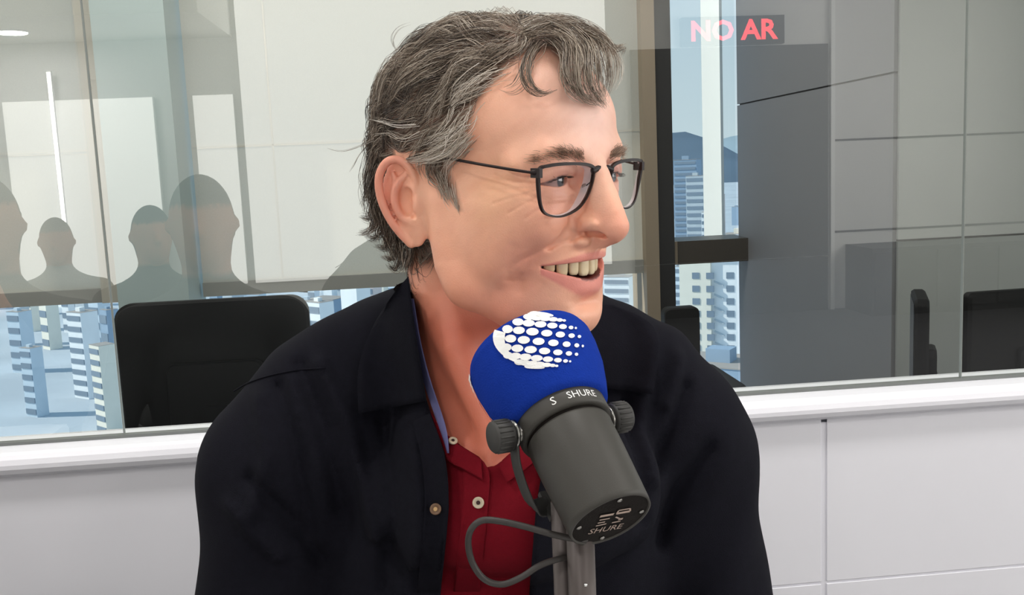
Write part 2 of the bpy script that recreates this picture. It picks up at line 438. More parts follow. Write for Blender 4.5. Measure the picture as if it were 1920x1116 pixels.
# white sun fin outside the clear window
nrmz_ = lambda a: a / np.linalg.norm(a)
fa, fb = W(sn(1318, 300, BACK_ROOM + .30)[0], BACK_ROOM + .30, 0), W(sn(1352, 300, BACK_ROOM + .22)[0], BACK_ROOM + .22, 0)
fu = nrmz_(fb - fa); fn_ = np.array([-fu[1], fu[0], 0])
tag(MB().box(fa, fu, fn_, WZ, (0, float(np.linalg.norm(fb - fa))), (0, .02), (.80, 2.6)).build('facade_fin', mat('white_fin', rgb(248, 250, 250), rough=.6), None), 'bright white vertical fin outside the clear window strip', 'facade fin')
# pillar
pm = mat('pillar_paint', rgb(168, 184, 184), rough=.7, noise=.03, nscale=3)
struct('wall_pillar', wbox(-.521, -.262, 2.30, 2.58, 0, 2.7), pm)
# blinds
bm_ = bpy.data.materials.new('blind_fabric'); bm_.use_nodes = True; nt = bm_.node_tree; nt.nodes.clear()
o_ = nt.nodes.new('ShaderNodeOutputMaterial'); mx = nt.nodes.new('ShaderNodeMixShader'); df = nt.nodes.new('ShaderNodeBsdfDiffuse'); tl = nt.nodes.new('ShaderNodeBsdfTranslucent'); wv_ = nt.nodes.new('ShaderNodeTexNoise'); tc_ = nt.nodes.new('ShaderNodeTexCoord'); mr_ = nt.nodes.new('ShaderNodeMixRGB')
wv_.inputs['Scale'].default_value = 260; nt.links.new(tc_.outputs['Object'], wv_.inputs['Vector'])
mr_.inputs[1].default_value = rgb(206, 194, 176); mr_.inputs[2].default_value = rgb(216, 205, 188); nt.links.new(wv_.outputs['Fac'], mr_.inputs[0])
nt.links.new(mr_.outputs[0], df.inputs[0]); nt.links.new(mr_.outputs[0], tl.inputs[0]); mx.inputs[0].default_value = .60
nt.links.new(df.outputs[0], mx.inputs[1]); nt.links.new(tl.outputs[0], mx.inputs[2]); nt.links.new(mx.outputs[0], o_.inputs[0])
M_rail = mat('blind_rail', rgb(150, 150, 146), rough=.5); M_strip = mat('blind_strip', rgb(196, 190, 178), rough=.9)
for s0, s1, lab in ((-2.9, -.53, 'cream roller blind left of the grey pillar, lowered over the window'), (-.25, 1.53, 'cream roller blind right of the grey pillar, lowered behind the man')):
    t = thing('roller_blind', W((s0 + s1) / 2, 2.5, .775), lab, 'blind', 'cream roller blinds of the office behind the glass')
    f_ = mesh_obj('blind_fabric', [W(s0, 2.5, .80), W(s1, 2.5, .80), W(s1, 2.5, 2.5), W(s0, 2.5, 2.5)], [(0, 1, 2, 3)], bm_, t, smooth=False)
    wbox(s0, s1, 2.485, 2.515, .745, .80).build('bottom_rail', M_rail, t)
    MB().tube([W(s0, 2.5, 2.55), W(s1, 2.5, 2.55)], .035, 16).build('roller', M_rail, t, smooth=True)
    wbox(s0, s1, 2.4965, 2.4985, 1.325, 1.333).build('cross_strip', M_strip, t)  # thin strip added for a faint line across the blind
for s in (.062,): wbox(s - .003, s + .003, 2.4965, 2.4985, .80, 2.5).build('upright_strip', M_strip, bpy.data.objects['roller_blind.001'])  # thin strip added for a faint upright line on the blind
wbox(-.63, -.55, 2.46, 2.50, .745, 2.5).build('side_strip', M_strip, bpy.data.objects['roller_blind'])
# desk and monitors behind the glass
M_desk = mat('dark_desk', rgb(70, 70, 72), rough=.6)
dk = thing('office_desk', W(1.0, .9, 0), 'dark office desk behind the glass carrying the monitors', 'desk')
wbox(-.6, 2.3, .45, 1.2, .42, .45).build('desk_top', M_desk, dk)
for s, n in ((-.55, .5), (2.25, .5), (-.55, 1.15), (2.25, 1.15)): wbox(s - .03, s + .03, n - .03, n + .03, 0, .42).build('leg', M_desk, dk)
def rounded_slab(o, u, v, w, hw, hh, th, r, n=8):
    pts = []
    for cx, cy, a0 in ((hw - r, hh - r, 0), (-hw + r, hh - r, 90), (-hw + r, -hh + r, 180), (hw - r, -hh + r, 270)):
        for k in range(n + 1):
            a = math.radians(a0 + 90 * k / n); pts.append((cx + r * math.cos(a), cy + r * math.sin(a)))
    m_ = MB(); k = len(pts)
    ring = lambda d, sc: [o + u * p[0] * sc + v * p[1] * sc + w * d for p in pts]
    m_.add(ring(-th / 2, .97) + ring(-th / 2 + .006, 1) + ring(th / 2 - .006, 1) + ring(th / 2, .97), [tuple(range(k))[::-1], tuple(range(3 * k, 4 * k))] + [(j * k + i, j * k + (i + 1) % k, (j + 1) * k + (i + 1) % k, (j + 1) * k + i) for j in range(3) for i in range(k)])
    return m_
def monitor(s, n, zc, hw, hh, yaw, r, label):
    c = W(s, n, zc); u = WU * math.cos(yaw) + WN * math.sin(yaw); w = np.cross(u, WZ)
    t = thing('monitor', W(s, n + .03, .45), label, 'monitor', 'black monitors on the desk behind the glass')
    rounded_slab(c, u, WZ, w, hw, hh, .03, r).build('housing', M_black, t)
    # screen on the far side, back bulge and label on the near side
    MB().box(c, u, WZ, w, (-hw + .012, hw - .012), (-hh + .012, hh - .012), (-.0165, -.0150)).build('screen', mat('screen_glass', rgb(14, 14, 16), rough=.2), t)
    rounded_slab(c + w * .022 - WZ * .05, u, WZ, w, hw * .5, hh * .5, .025, .02).build('rear_cover', M_black, t)
    MB().box(c, u, WZ, w, (-.03, .03), (-zc + .455, -hh * .3), (.02, .04)).build('stand_neck', M_black, t)
    MB().box(W(s, n, .45), u, WZ, w, (-.11, .11), (0, .012), (-.06, .10)).build('stand_foot', M_black, t)
    return t
mo = monitor(.118, .90, .735, .2225, .190, .0, .042, 'large black monitor back behind the glass at the left of the man')
monitor(2.03, .60, .735, .235, .150, .05, .012, 'wide black monitor back behind the glass at the right edge of the picture')
monitor(1.73, .66, .735, .100, .142, 1.12, .02, 'narrow black monitor turned sideways behind the glass at the right')

# ------------------------------------------------------------------ the city outside
rng0 = random.Random(4)
GZ = -70.0
def cpos(px, py, d): return CAM + ray(px, py) * d
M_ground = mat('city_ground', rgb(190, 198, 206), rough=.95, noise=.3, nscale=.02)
o = mesh_obj('ground', [(-4000, 20, GZ), (4000, 20, GZ), (4000, 9000, GZ), (-4000, 9000, GZ)], [(0, 1, 2, 3)], M_ground, None, smooth=False); o['kind'] = 'structure'
def hill(name, d, pix, col, label):
    top = [cpos(px, py, d) for px, py in pix]; vs, fs = [], []
    for p in top:
        for f, dz in ((0, 0), (-.12, .55), (-.22, 1.0)):
            q = p.copy(); q[1] += d * f; q[2] = p[2] + (GZ - p[2]) * dz; vs.append(q)
    for i in range(len(top) - 1):
        for k in range(2): a = i * 3 + k; fs.append((a, a + 1, a + 4, a + 3))
    tag(mesh_obj(name, vs, fs, mat(name + '_woods', col, rough=1, noise=.25, nscale=.004), None), label, 'hill')  # distance haze is put into the colour of the woods
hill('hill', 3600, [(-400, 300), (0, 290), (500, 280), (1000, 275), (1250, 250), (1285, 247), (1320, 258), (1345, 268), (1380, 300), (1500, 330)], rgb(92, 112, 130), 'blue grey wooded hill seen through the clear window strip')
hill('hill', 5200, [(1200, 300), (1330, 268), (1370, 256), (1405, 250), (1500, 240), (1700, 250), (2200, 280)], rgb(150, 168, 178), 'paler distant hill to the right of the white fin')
BM = [mat('facade_' + n, c, rough=.85, noise=.08, nscale=.3) for n, c in (('white', rgb(244, 246, 248)), ('pale_blue', rgb(206, 220, 232)), ('grey', rgb(190, 200, 208)), ('cream', rgb(242, 236, 222)), ('blue', rgb(150, 172, 194)), ('rose', rgb(226, 210, 206)))]  # pale bluish tones, with the haze over the city put into the colour
M_win = mat('far_window', rgb(128, 144, 160), rough=.4); M_roof = mat('far_roof', rgb(168, 160, 154), rough=.9)  # window colour lightened to stand in for haze
placed = []
def building(px, py_top, w_px, d, m, label, group=None, rows=0, cols=0, name='building', py_low=None, depth=.8, winrect=None):
    global placed
    c = cpos(px, py_top, d); hw = w_px * d / FPX / 2; dp = hw * 2 * depth; yaw = -rng0.uniform(.35, .75)
    u = np.array([math.cos(yaw), math.sin(yaw), 0]); v = np.array([-u[1], u[0], 0]); base = np.array([c[0], c[1], GZ])
    t = thing(name, base, label, 'building', group); H_ = c[2] - GZ
    placed.append((base[0], base[1], hw * 2))
    MB().box(base, u, v, WZ, (-hw, hw), (0, dp), (0, H_)).build('wall', m, t)
    MB().box(base, u, v, WZ, (-hw * 1.02, hw * 1.02), (-.02 * dp, dp * 1.02), (H_, H_ + .03 * hw)).build('parapet', M_roof, t)
    if rng0.random() < .6: MB().box(base, u, v, WZ, (-hw * .4, hw * .2), (dp * .3, dp * .6), (H_ + .03 * hw, H_ + .35 * hw)).build('roof_house', m, t)
    if rows:
        lowz = (cpos(px, py_low, d)[2] - GZ) if py_low else 0
        for r in range(rows):
            z1 = H_ - (H_ - lowz) * (r + .30) / rows; z0 = H_ - (H_ - lowz) * (r + .75) / rows
            MB().box(base, u, v, WZ, (-hw * .92, hw * .92), (-.25, .05), (z0, z1)).build('window_band', M_win, t)
    return t, base, u, v, hw, H_
# white residential block with a grid of windows and fire stairs
d = 240.0; c0 = cpos(1330, 478, d); hw = 112 * d / FPX / 2; base = np.array([c0[0], c0[1], GZ]); u = np.array([1.0, 0, 0]); v = np.array([0, 1.0, 0])
t = thing('apartment_block', base, 'white apartment block with rows of small dark windows below the window transom', 'building')
HB = c0[2] - GZ; yl = lambda py: cpos(1330, py, d)[2] - GZ; xl = lambda px: cpos(px, 560, d)[0] - base[0]
MB().box(base, u, v, WZ, (xl(1275), xl(1335)), (0, 14), (0, HB)).build('wall', BM[3], t); MB().box(base, u, v, WZ, (xl(1335), xl(1386)), (1.2, 14), (0, HB)).build('wall', BM[0], t)
MB().box(base, u, v, WZ, (xl(1273), xl(1388)), (-.2, 14), (HB, HB + .5)).build('parapet', M_roof, t)
for r in range(9):
    yy = 518 + r * 25.5 - r * r * .35
    for px in (1307, 1334, 1370):
        wn_ = MB().box(base, u, v, WZ, (xl(px - 7), xl(px + 7)), (-.15 if px < 1340 else 1.05, .3 if px < 1340 else 1.5), (yl(yy + 6), yl(yy - 6))).build('window', M_win, t)
    MB().hexa([base + u * xl(a) + v * b + WZ * yl(q) for a, b, q in ((1340, .7, yy + 13), (1358, .7, yy + 21), (1358, 1.2, yy + 21), (1340, 1.2, yy + 13), (1340, .7, yy + 10), (1358, .7, yy + 18), (1358, 1.2, yy + 18), (1340, 1.2, yy + 10))]).build('stair_flight', BM[2], t)
t.rotation_euler = (0, 0, -.45)
building(1284, 300, 44, 420, BM[4], 'dark blue tower with stepped top left of the white fin', rows=14, py_low=450, name='tower_block')
building(1302, 330, 34, 400, BM[2], 'grey blue lower tower beside the stepped tower', rows=9, py_low=450, name='tower_block')
building(1326, 398, 22, 380, BM[0], 'small white block beside the white fin', rows=4, py_low=450)
building(1395, 500, 40, 300, BM[5], 'pinkish block right of the white apartment block', rows=12, py_low=640)
building(1262, 500, 30, 330, BM[1], 'pale blue block left of the white apartment block', rows=8, py_low=620)
building(1340, 690, 160, 190, BM[4], 'low blue grey block under the white apartment block')
building(1385, 440, 60, 900, BM[3], 'distant sandy block above the window transom at the side wall', rows=5, py_low=460)
building(1155, 520, 50, 260, BM[0], 'white block below the blind right of the man', rows=7, py_low=640); building(1190, 505, 40, 420, BM[1], 'pale blue block below the blind beside the tan frame', rows=5, py_low=600)
building(652, 530, 44, 210, BM[0], 'bright white tower below the blind left of the man', rows=0, name='tower_block'); building(600, 562, 60, 420, BM[4], 'blue grey block below the blind left of the white tower', rows=5, py_low=640); building(560, 556, 50, 600, BM[1], 'pale blue block beside the black monitor', rows=4, py_low=600)
names = ('white', 'white', 'pale blue', 'pale blue', 'light grey', 'cream', 'blue grey', 'rose')
zones = (((-40, 200), 'under the left blind'), ((530, 730), 'between the black monitor and the man'), ((1090, 1215), 'under the blind right of the man'), ((1255, 1410), 'in the clear window strip'), ((200, 530), 'behind the black monitor'), ((730, 1090), 'behind the man'))
for k in range(420):                                           # the mass of pale blocks seen under the blinds
    dd = rng0.uniform(260, 1300); (z_a, z_b), where = zones[rng0.choice([0, 0, 0, 1, 1, 2, 3, 4, 5])]; px = rng0.uniform(z_a, z_b)
    z = GZ + rng0.uniform(14, 40); P = CAM + ray(px, 600) * dd; q = proj(np.array([P[0], P[1], z])); wpx = rng0.uniform(14, 40) * 300 / dd + 8; rad = wpx * dd / FPX
    if len(placed) >= 165 or any((P[0] - a) ** 2 + (P[1] - b) ** 2 < (1.35 * (rad + r_)) ** 2 for a, b, r_ in placed) or (1240 < px and dd < 330): continue
    ci = rng0.randrange(8)
    building(px, float(q[1]), wpx, dd, BM[(0, 0, 1, 1, 2, 3, 4, 5)[ci]], ('low ' if z < GZ + 24 else 'tall ') + names[ci] + (' city block ' if dd < 560 else ' far city block ') + where, 'distant pale city blocks ' + where, rows=rng0.choice([0, 5, 6, 8]) if dd < 560 else 0)

# ------------------------------------------------------------------ the man's head: local frame in millimetres, x forward, y his left, z up
HR = np.array([[0.7421, 0.6695, 0.0327], [-0.6681, 0.7427, -0.0457], [-0.0549, 0.0121, 0.9984]])
_u, _s, _v = np.linalg.svd(HR); HR = _u @ _v
HT = np.array([-0.01201, 0.76034, 1.18143])
def h2w(p): return HT + (np.asarray(p, float) / 1000.0) @ HR.T
def w2h(p): return ((np.asarray(p, float) - HT) @ HR) * 1000.0
def hpix(px, py, y):
    d = HR.T @ ray(px, py); o = HR.T @ (CAM - HT); t = (y / 1000 - o[1]) / d[1]; return (o + d * t) * 1000

H = Field()
# skull and forehead
H.ell((0, 0, 44), (96, 76, 85), 1)
H.ell((54, 0, 54), (46, 60, 42), 16)
H.ell((-40, 0, 18), (55, 62, 62), 14)
H.ell((20, 0, -5), (50, 62, 50), 14)
# mid face, cheekbones, cheeks lifted by the smile
H.ell((54, 0, -18), (45, 54, 62), 14)
H.ell((58, 46, -2), (30, 19, 18), 16, rot=(0, 0, -25))
H.ell((76, 36, -17), (18, 17, 16), 14)
H.ell((40, 50, -30), (32, 17, 36), 16)
# jaw
H.chain([(2, 57, -6), (10, 55, -48), (22, 50, -66)], [13, 14, 14], 16)
H.chain([(20, 50, -64), (52, 36, -82), (77, 12, -90)], [14, 14, 14], 16)
H.ell((79, 0, -88), (17, 20, 16), 10)
H.ell((50, 0, -76), (45, 42, 22), 16)
# muzzle
H.ell((66, 0, -54), (31, 34, 32), 14)
# temples
H.ell((58, 94, 34), (36, 20, 34), 14, 's')
# brow ridge
H.chain([(92, 0, 31), (92, 14, 32), (85, 40, 33), (74, 53, 26)], [9.5, 9.5, 9.0, 8], 12)
# eye sockets
H.ell((105, 30, 13), (16, 16, 9.5), 9, 's')
H.ell((100, 17, 12), (11, 7, 10), 9, 's')
# nose
H.chain([(95, 0, 26), (101, 0, 14), (104, 0, 0), (106, 0, -16)], [8, 9.5, 12, 13.5], 9)
H.chain([(99.5, 0, 24), (107.0, 0, 6), (115.5, 0, -12), (117.5, 0, -19.5)], [5.8, 7.4, 9.6, 11.0], 8)
H.ell((103, 14.2, -17.2), (12, 6.4, 6.4), 4, rot=(0, 0, 15))
H.ell((98, 12.5, -30.5), (6, 7, 4), 5)
H.chain([(95, 22, -12), (98, 22.5, -20), (97, 21, -29)], [1.6, 2.0, 1.4], 3, 's')
H.chain([(116, 0, -26), (100, 0, -36)], [5, 5], 5)
H.chain([(100, 14.0, -24.6), (108, 11.5, -24.4), (115, 8.5, -25.6)], [2.0, 3.2, 2.6], 1.2, 's')
H.chain([(103, 9, -23.5), (112, 7.0, -23.5)], [3.4, 3.4], 1.5, 's')
# eye lids over the ball
EYE = np.array([82.0, 31.0, 13.2])
H.ell(EYE, (13.6, 15.5, 13.6), 5)
H.chain([(92, 17, 20), (95.5, 25, 22.5), (94.5, 35, 22.5), (88, 45, 17)], [2.0, 2.6, 2.8, 2.4], 8)
H.chain([(91.0, 18, 4), (92.5, 26, 2.0), (90.5, 36, 2.0), (84.5, 45, 6)], [1.8, 2.2, 2.4, 2.0], 8)
def eye_slit(P):
    dy = (P[:, 1] - 31) / 14.0
    c = 12.9 - 1.3 * dy
    h = 3.7 * np.clip(1 - dy * dy, -1, 1)
    return np.maximum(np.abs(P[:, 2] - c - 0.4) - h, 79.0 - P[:, 0])
H.fn(eye_slit, (79, 17, 7), (110, 46, 19), 1.2)
H.chain([(94, 20, 18.8), (96, 30, 20.3), (91, 41, 17.2)], [.4, .6, .5], 2.0, 's')
# lips and the open smile
H.chain([(98, 0, -42), (97, 6, -41.6), (93, 15, -42.5), (86, 25, -44.4), (74.0, 36.5, -47.8)], [2.9, 3.0, 2.9, 2.6, 1.2], 5)
H.chain([(89, 0, -65.5), (88, 9, -64.5), (84.5, 19, -60.5), (80.5, 28, -55.5), (74.0, 36.5, -49.6)], [6.6, 6.3, 5.2, 3.6, 1.2], 6)
H.ell((98, 0, -77), (7, 16, 4), 9, 's')
H.chain([(105.5, 0, -35), (104.5, 0, -42)], [1.6, 1.6], 4, 's')
def mouth(P):
    y = P[:, 1] / 37.0
    zu = -45.4 - 2.0 * y * y
    zl = -58.8 + 10.6 * np.clip(y, 0, 1.2) ** 1.6
    return np.maximum(np.maximum(P[:, 2] - zu, zl - P[:, 2]), np.maximum(60.0 - P[:, 0], P[:, 1] - 37.2))
H.fn(mouth, (60, 0, -63), (125, 38, -44), 1.6)
# smile folds
H.chain([(100, 22.5, -17), (94, 29, -25), (87, 35.0, -33)], [1.0, 1.3, .1], 6, 's')
# ear, laid out in its own plane: u runs back and outwards, n out of the plane
def EP(u, z, n=0.0): return (-5 - .86 * u + .5 * n, 72.5 + .5 * u + .86 * n + .07 * z, z)
_ear0 = len(H.ops)
H.ell((-13, 68, -2), (13, 12, 26), 7)
H.ell(EP(15, 3, -4.2), (15.5, 3.2, 26), 3, rot=(0, 0, -30))
H.ell(EP(7.5, -23, -1.5), (8.5, 4.0, 14), 5, rot=(0, -16, -30))
H.ell(EP(10.5, -3, 3.0), (8.0, 7.0, 11), 2, 's', rot=(0, 0, -30))
_hx = crom([np.array(EP(*q)) for q in ((4, 0, .5), (2, 12, 1.5), (6, 22, 1.5), (14, 28, 1.5), (23, 26, 2), (29.5, 16, 2.5), (30, 2, 2.5), (26, -12, 2), (19, -24, 1), (10, -34, -.5))], 3)
H.chain(_hx, list(np.interp(np.linspace(0, 9, len(_hx)), range(10), [1.8, 2.5, 3.0, 3.1, 3.2, 3.1, 3.1, 3.0, 3.2, 3.6])), 1.6)
_ah = crom([np.array(EP(*q)) for q in ((9, 18, -.8), (17, 9, 1.0), (19.5, -3, 1.5), (15.5, -14, 1.0), (8, -19, .5))], 3)
H.chain(_ah, list(np.interp(np.linspace(0, 4, len(_ah)), range(5), [2.4, 3.2, 3.0, 2.8, 2.4])), 2.4)
H.chain([EP(20, 19, -.5), EP(17, 9, .6)], [1.6, 2.4], 2.0)
H.ell(EP(2, -5, 2.0), (3.4, 3.4, 6.5), 3, rot=(0, 0, -30))
H.ell(EP(5.5, -12.5, 4), (2.2, 4, 2.8), 1.5, 's', rot=(0, 0, -30))
_ear1 = len(H.ops)
# fine skin folds, cut as shallow grooves along lines seen from the side
def groove(lines, width, depth, ylo, op='d'):
    segs = []
    for ln in lines:
        for a, b in zip(ln[:-1], ln[1:]): segs.append((np.array(a, np.float32), np.array(b, np.float32)))
    allp = np.array([p for ln in lines for p in ln])
    def f(P):
        q = P[:, [0, 2]]; d = np.full(len(P), 1e9, np.float32)
        for a, b in segs:
            ab = b - a; t = np.clip(((q - a) @ ab) / (ab @ ab), 0, 1); d = np.minimum(d, ((q - a - t[:, None] * ab) ** 2).sum(1))
        return depth * np.exp(-d / (width * width)) * np.clip((P[:, 1] - ylo) / 4, 0, 1)
    H.fn(f, (allp[:, 0].min() - 4, ylo, allp[:, 1].min() - 4), (allp[:, 0].max() + 4, 80, allp[:, 1].max() + 4), 0.5, 'd')
def side_line(pix, y): return [tuple(hpix(px, py, -y)[[0, 2]]) for px, py in pix]
groove([side_line(l, 55) for l in (
    [(1012, 346), (985, 346), (955, 338), (935, 328)], [(1005, 350), (980, 354), (950, 356), (925, 352)], [(1000, 355), (975, 366), (945, 380)],
    [(1004, 364), (985, 380), (965, 398)], [(1012, 372), (1000, 392), (985, 410)], [(1000, 340), (975, 330), (955, 318)])], 1.0, .55, 40)
groove([side_line(l, 30) for l in ([(1025, 362), (1050, 372), (1078, 366)], [(1024, 372), (1048, 381), (1070, 378)])], .9, .30, 14)
groove([side_line(l, 50) for l in ([(974, 462), (964, 500), (962, 548)],)], 3.6, .7, 30)
groove([side_line(l, 33) for l in ([(1088, 430), (1060, 446), (1030, 465), (1006, 482), (990, 500), (982, 520)],)], 1.8, .9, 12)
# neck (not mirrored: the head is turned on it)
NA, NB, NC_ = w2h(at(905, 500, .815)), w2h(at(905, 700, .830)), w2h(at(915, 900, .850))
H.chain([NA, NB, NC_], [60, 61, 78], 20, sym=False)
H.chain([w2h(at(805, 510, .785)), w2h(at(855, 650, .764)), w2h(at(930, 830, .756))], [13, 12, 8], 24, sym=False)
H.ell(w2h(at(960, 900, .84)), (120, 120, 60), 30, sym=False)
H.ell(w2h(at(948, 842, .742)), (8, 8, 10), 10, 's', sym=False)
HEAD_STEP = 2.2
HE = Field(); HE.ops = H.ops[:_ear0] + H.ops[_ear1:]              # the head without its ears, for laying hair

def sss_col(V):
    """natural skin colouring (lips, ears, cheeks, nose redder; beard shadow) with a painted cheekbone highlight, as vertex colours"""
    x, y, z = V[:, 0], np.abs(V[:, 1]), V[:, 2]
    base = np.array([lin(248), lin(185), lin(154)]); c = np.tile(base, (len(V), 1))
    def mixin(w, col):
        nonlocal c
        col = np.array([lin(q) for q in col]); c = c * (1 - w[:, None]) + col * w[:, None]
    g = lambda cx, cy, cz, r: np.exp(-(((x - cx) ** 2 + (y - cy) ** 2 + (z - cz) ** 2) / (r * r)))
    mixin(.55 * g(124, 0, -20, 16), (222, 138, 118))
    mixin(.5 * g(82, 40, -15, 22), (222, 140, 118))
    mixin(.45 * g(75, 44, -42, 16), (212, 130, 108))
    mixin(.6 * np.clip((y - 76) / 8, 0, 1) * (x < 8), (222, 134, 116))
    mixin(.8 * np.clip((-60 - z) / 45, 0, 1) * smooth01(88, 55, x), (206, 98, 76))
    mixin(.25 * g(88, 15, -85, 40), (205, 150, 130))
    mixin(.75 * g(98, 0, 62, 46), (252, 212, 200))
    mixin(.45 * np.exp(-(((x - 62) ** 2 + (z - 5) ** 2) / 500.0)) * (y > 40), (240, 186, 142))  # warm highlight on cheekbone and temple painted into the skin
    mixin(.34 * np.clip((-20 - z) / 40, 0, 1) * smooth01(92, 60, x), (214, 126, 98))
    nz = np.sin(x * .21 + 1.3 * np.sin(z * .17)) * np.sin(z * .19 + y * .13) + .6 * np.sin(x * .47 - z * .39) * np.sin(y * .41 + z * .33)
    mixin(.10 * np.clip(nz, 0, 1), (224, 144, 120))
    rs = np.random.default_rng(8)
    for q in rs.uniform([30, 20, -95], [85, 62, -25], (46, 3)):
        mixin(.05 * np.exp(-((x - q[0]) ** 2 + (z - q[2]) ** 2) / 1.1) * (y > 15), (150, 92, 74))
    # lips
    zu = -42.2 - 5.4 * (y / 37) ** 1.6; zl = -65.5 + 16.0 * (y / 37) ** 1.6
    du = np.abs(z - zu) / np.maximum(3.6 - 2.2 * (y / 33), .8); dl = np.abs(z - zl) / np.maximum(8.2 - 5.2 * (y / 37), 1.0)
    lip = np.clip(1.5 - np.minimum(du, dl), 0, 1) * (y < 37) * (x > 68)
    lip = np.clip(lip * 1.6, 0, 1)
    mixin(.7 * lip, (214, 122, 116))
    inner = np.clip((np.minimum(-46.6 - z, z - (-61 + 12.2 * (y / 33) ** 1.7)) / 1.0), 0, 1) * (y < 34) * (x > 58) * (x < 100 - y * y / 42)
    mixin(np.clip(inner, 0, 1), (96, 34, 30))
    mixin(.8 * np.clip(1.3 - np.sqrt((x - 108) ** 2 / 60 + (y - 9.5) ** 2 / 9 + (z + 24) ** 2 / 7), 0, 1), (120, 58, 48))
    # lids slightly pinker
    mixin(.35 * g(92, 31, 16, 11), (208, 132, 124))
    return c
def build_head():
    V, Fq = surface_nets(H, (-112, -108, -250), (142, 108, 142), HEAD_STEP)
    V = project(H, V, 1)
    V, Fq = subdivide(V, Fq)
    V = project(H, V, 2)
    return V, Fq

# ------------------------------------------------------------------ eyes, teeth
def eyeball(side):
    n, m = 48, 32; R = 12.4
    c = np.array([EYE[0] - .6, side * EYE[1], EYE[2]])
    g = np.array([1.0, .16, .02]); g /= np.linalg.norm(g)            # gaze, a little to his left
    u = np.cross([0, 0, 1.0], g); u /= np.linalg.norm(u); w = np.cross(g, u)
    vs, cs, fs = [], [], []
    for i in range(m + 1):
        t = math.pi * (i / m) ** 1.5
        for k in range(n):
            a = 2 * math.pi * k / n
            r = R + (0.9 * max(0, 1 - (t / .5) ** 2))
            vs.append(c + r * (math.cos(t) * g + math.sin(t) * (math.cos(a) * u + math.sin(a) * w)))
            if t < .17: col = (10, 9, 9)
            elif t < .45: col = (86, 92, 96) if t < .40 else (44, 46, 50)
            else: col = (178, 150, 144)
            cs.append([lin(q) for q in col])
    for i in range(m):
        for k in range(n): fs.append((i * n + k, i * n + (k + 1) % n, (i + 1) * n + (k + 1) % n, (i + 1) * n + k))
    return h2w(np.array(vs)), np.array(fs), np.array(cs)

def tooth(y0, y1, ztop, zbot, lower=False):
    """one tooth on the dental arch, a rounded block"""
    arch = lambda y: (93.8 if not lower else 88) - y * y / 42.0
    ym = (y0 + y1) / 2; s = 1 if ym > 0 else -1; x = arch(ym)
    d = np.array([2 * -ym / 42.0, 1, 0]); d /= np.linalg.norm(d); nrm = np.array([d[1], -d[0], 0])
    hw = abs(y1 - y0) / 2 * math.sqrt(1 + (2 * ym / 42.0) ** 2) * .93
    hz = (ztop - zbot) / 2; zc = (ztop + zbot) / 2
    n, m = 16, 9; vs, fs = [], []
    sp = lambda v, e: math.copysign(abs(v) ** e, v)
    for i in range(m):
        ph = -math.pi / 2 + math.pi * i / (m - 1)
        for k in range(n):
            a = 2 * math.pi * k / n
            q = np.array([x, ym, zc]) + d * hw * sp(math.cos(ph), .45) * sp(math.cos(a), .55) * (1 - .1 * math.sin(ph) * -1 * 0) + nrm * 3.4 * sp(math.cos(ph), .45) * sp(math.sin(a), .7)
            q[2] += hz * sp(math.sin(ph), .6); vs.append(q)
    for i in range(m - 1):
        for k in range(n): fs.append((i * n + k, i * n + (k + 1) % n, (i + 1) * n + (k + 1) % n, (i + 1) * n + k))
    return h2w(np.array(vs)), fs

# ------------------------------------------------------------------ hair
HAIR_POLY = [(1260, -60), (1260, 50), (1130, 78), (1060, 92), (1015, 98), (985, 106), (950, 136), (916, 174), (893, 208), (884, 238), (873, 267), (860, 291), (850, 320), (862, 355), (872, 398),
             (858, 400), (835, 368), (812, 345), (795, 325), (775, 303), (740, 293), (714, 300), (694, 335), (694, 370), (706, 410), (728, 450), (752, 485), (772, 512), (755, 545), (560, 545), (520, 300), (560, -60)]
def in_poly(p, poly):
    x, y = p[:, 0], p[:, 1]; c = np.zeros(len(p), bool); n = len(poly)
    for i in range(n):
        (x0, y0), (x1, y1) = poly[i], poly[i - 1]
        k = ((y0 > y) != (y1 > y)) & (x < (x1 - x0) * (y - y0) / (y1 - y0 + 1e-9) + x0); c ^= k
    return c
def poly_dist(p, poly):
    d = np.full(len(p), 1e9)
    for i in range(len(poly)):
        a = np.array(poly[i - 1], float); ab = np.array(poly[i], float) - a
        t = np.clip(((p - a) @ ab) / (ab @ ab), 0, 1); d = np.minimum(d, np.sqrt(((p - a - t[:, None] * ab) ** 2).sum(1)))
    return d
def hair_alpha(V):
    m = V.copy(); m[:, 1] = -np.abs(m[:, 1])
    px = proj(h2w(m))
    ear = (np.abs(V[:, 1]) > 71) & (V[:, 0] > -37) & (V[:, 0] < 4) & (V[:, 2] < 34)
    a = np.where(in_poly(px, HAIR_POLY), np.clip(poly_dist(px, HAIR_POLY) / 16, 0, 1), 0)
    back = smooth01(-24, -40, V[:, 0]) * smooth01(-66, -48, V[:, 2]) * (np.abs(V[:, 1]) < 71)
    return np.maximum(a, back) * ~ear * (V[:, 2] > -70)
def smooth01(a, b, x): t = np.clip((x - a) / (b - a), 0, 1); return t * t * (3 - 2 * t)
def nrmz(a): return a / (np.linalg.norm(a, axis=-1, keepdims=True) + 1e-9)

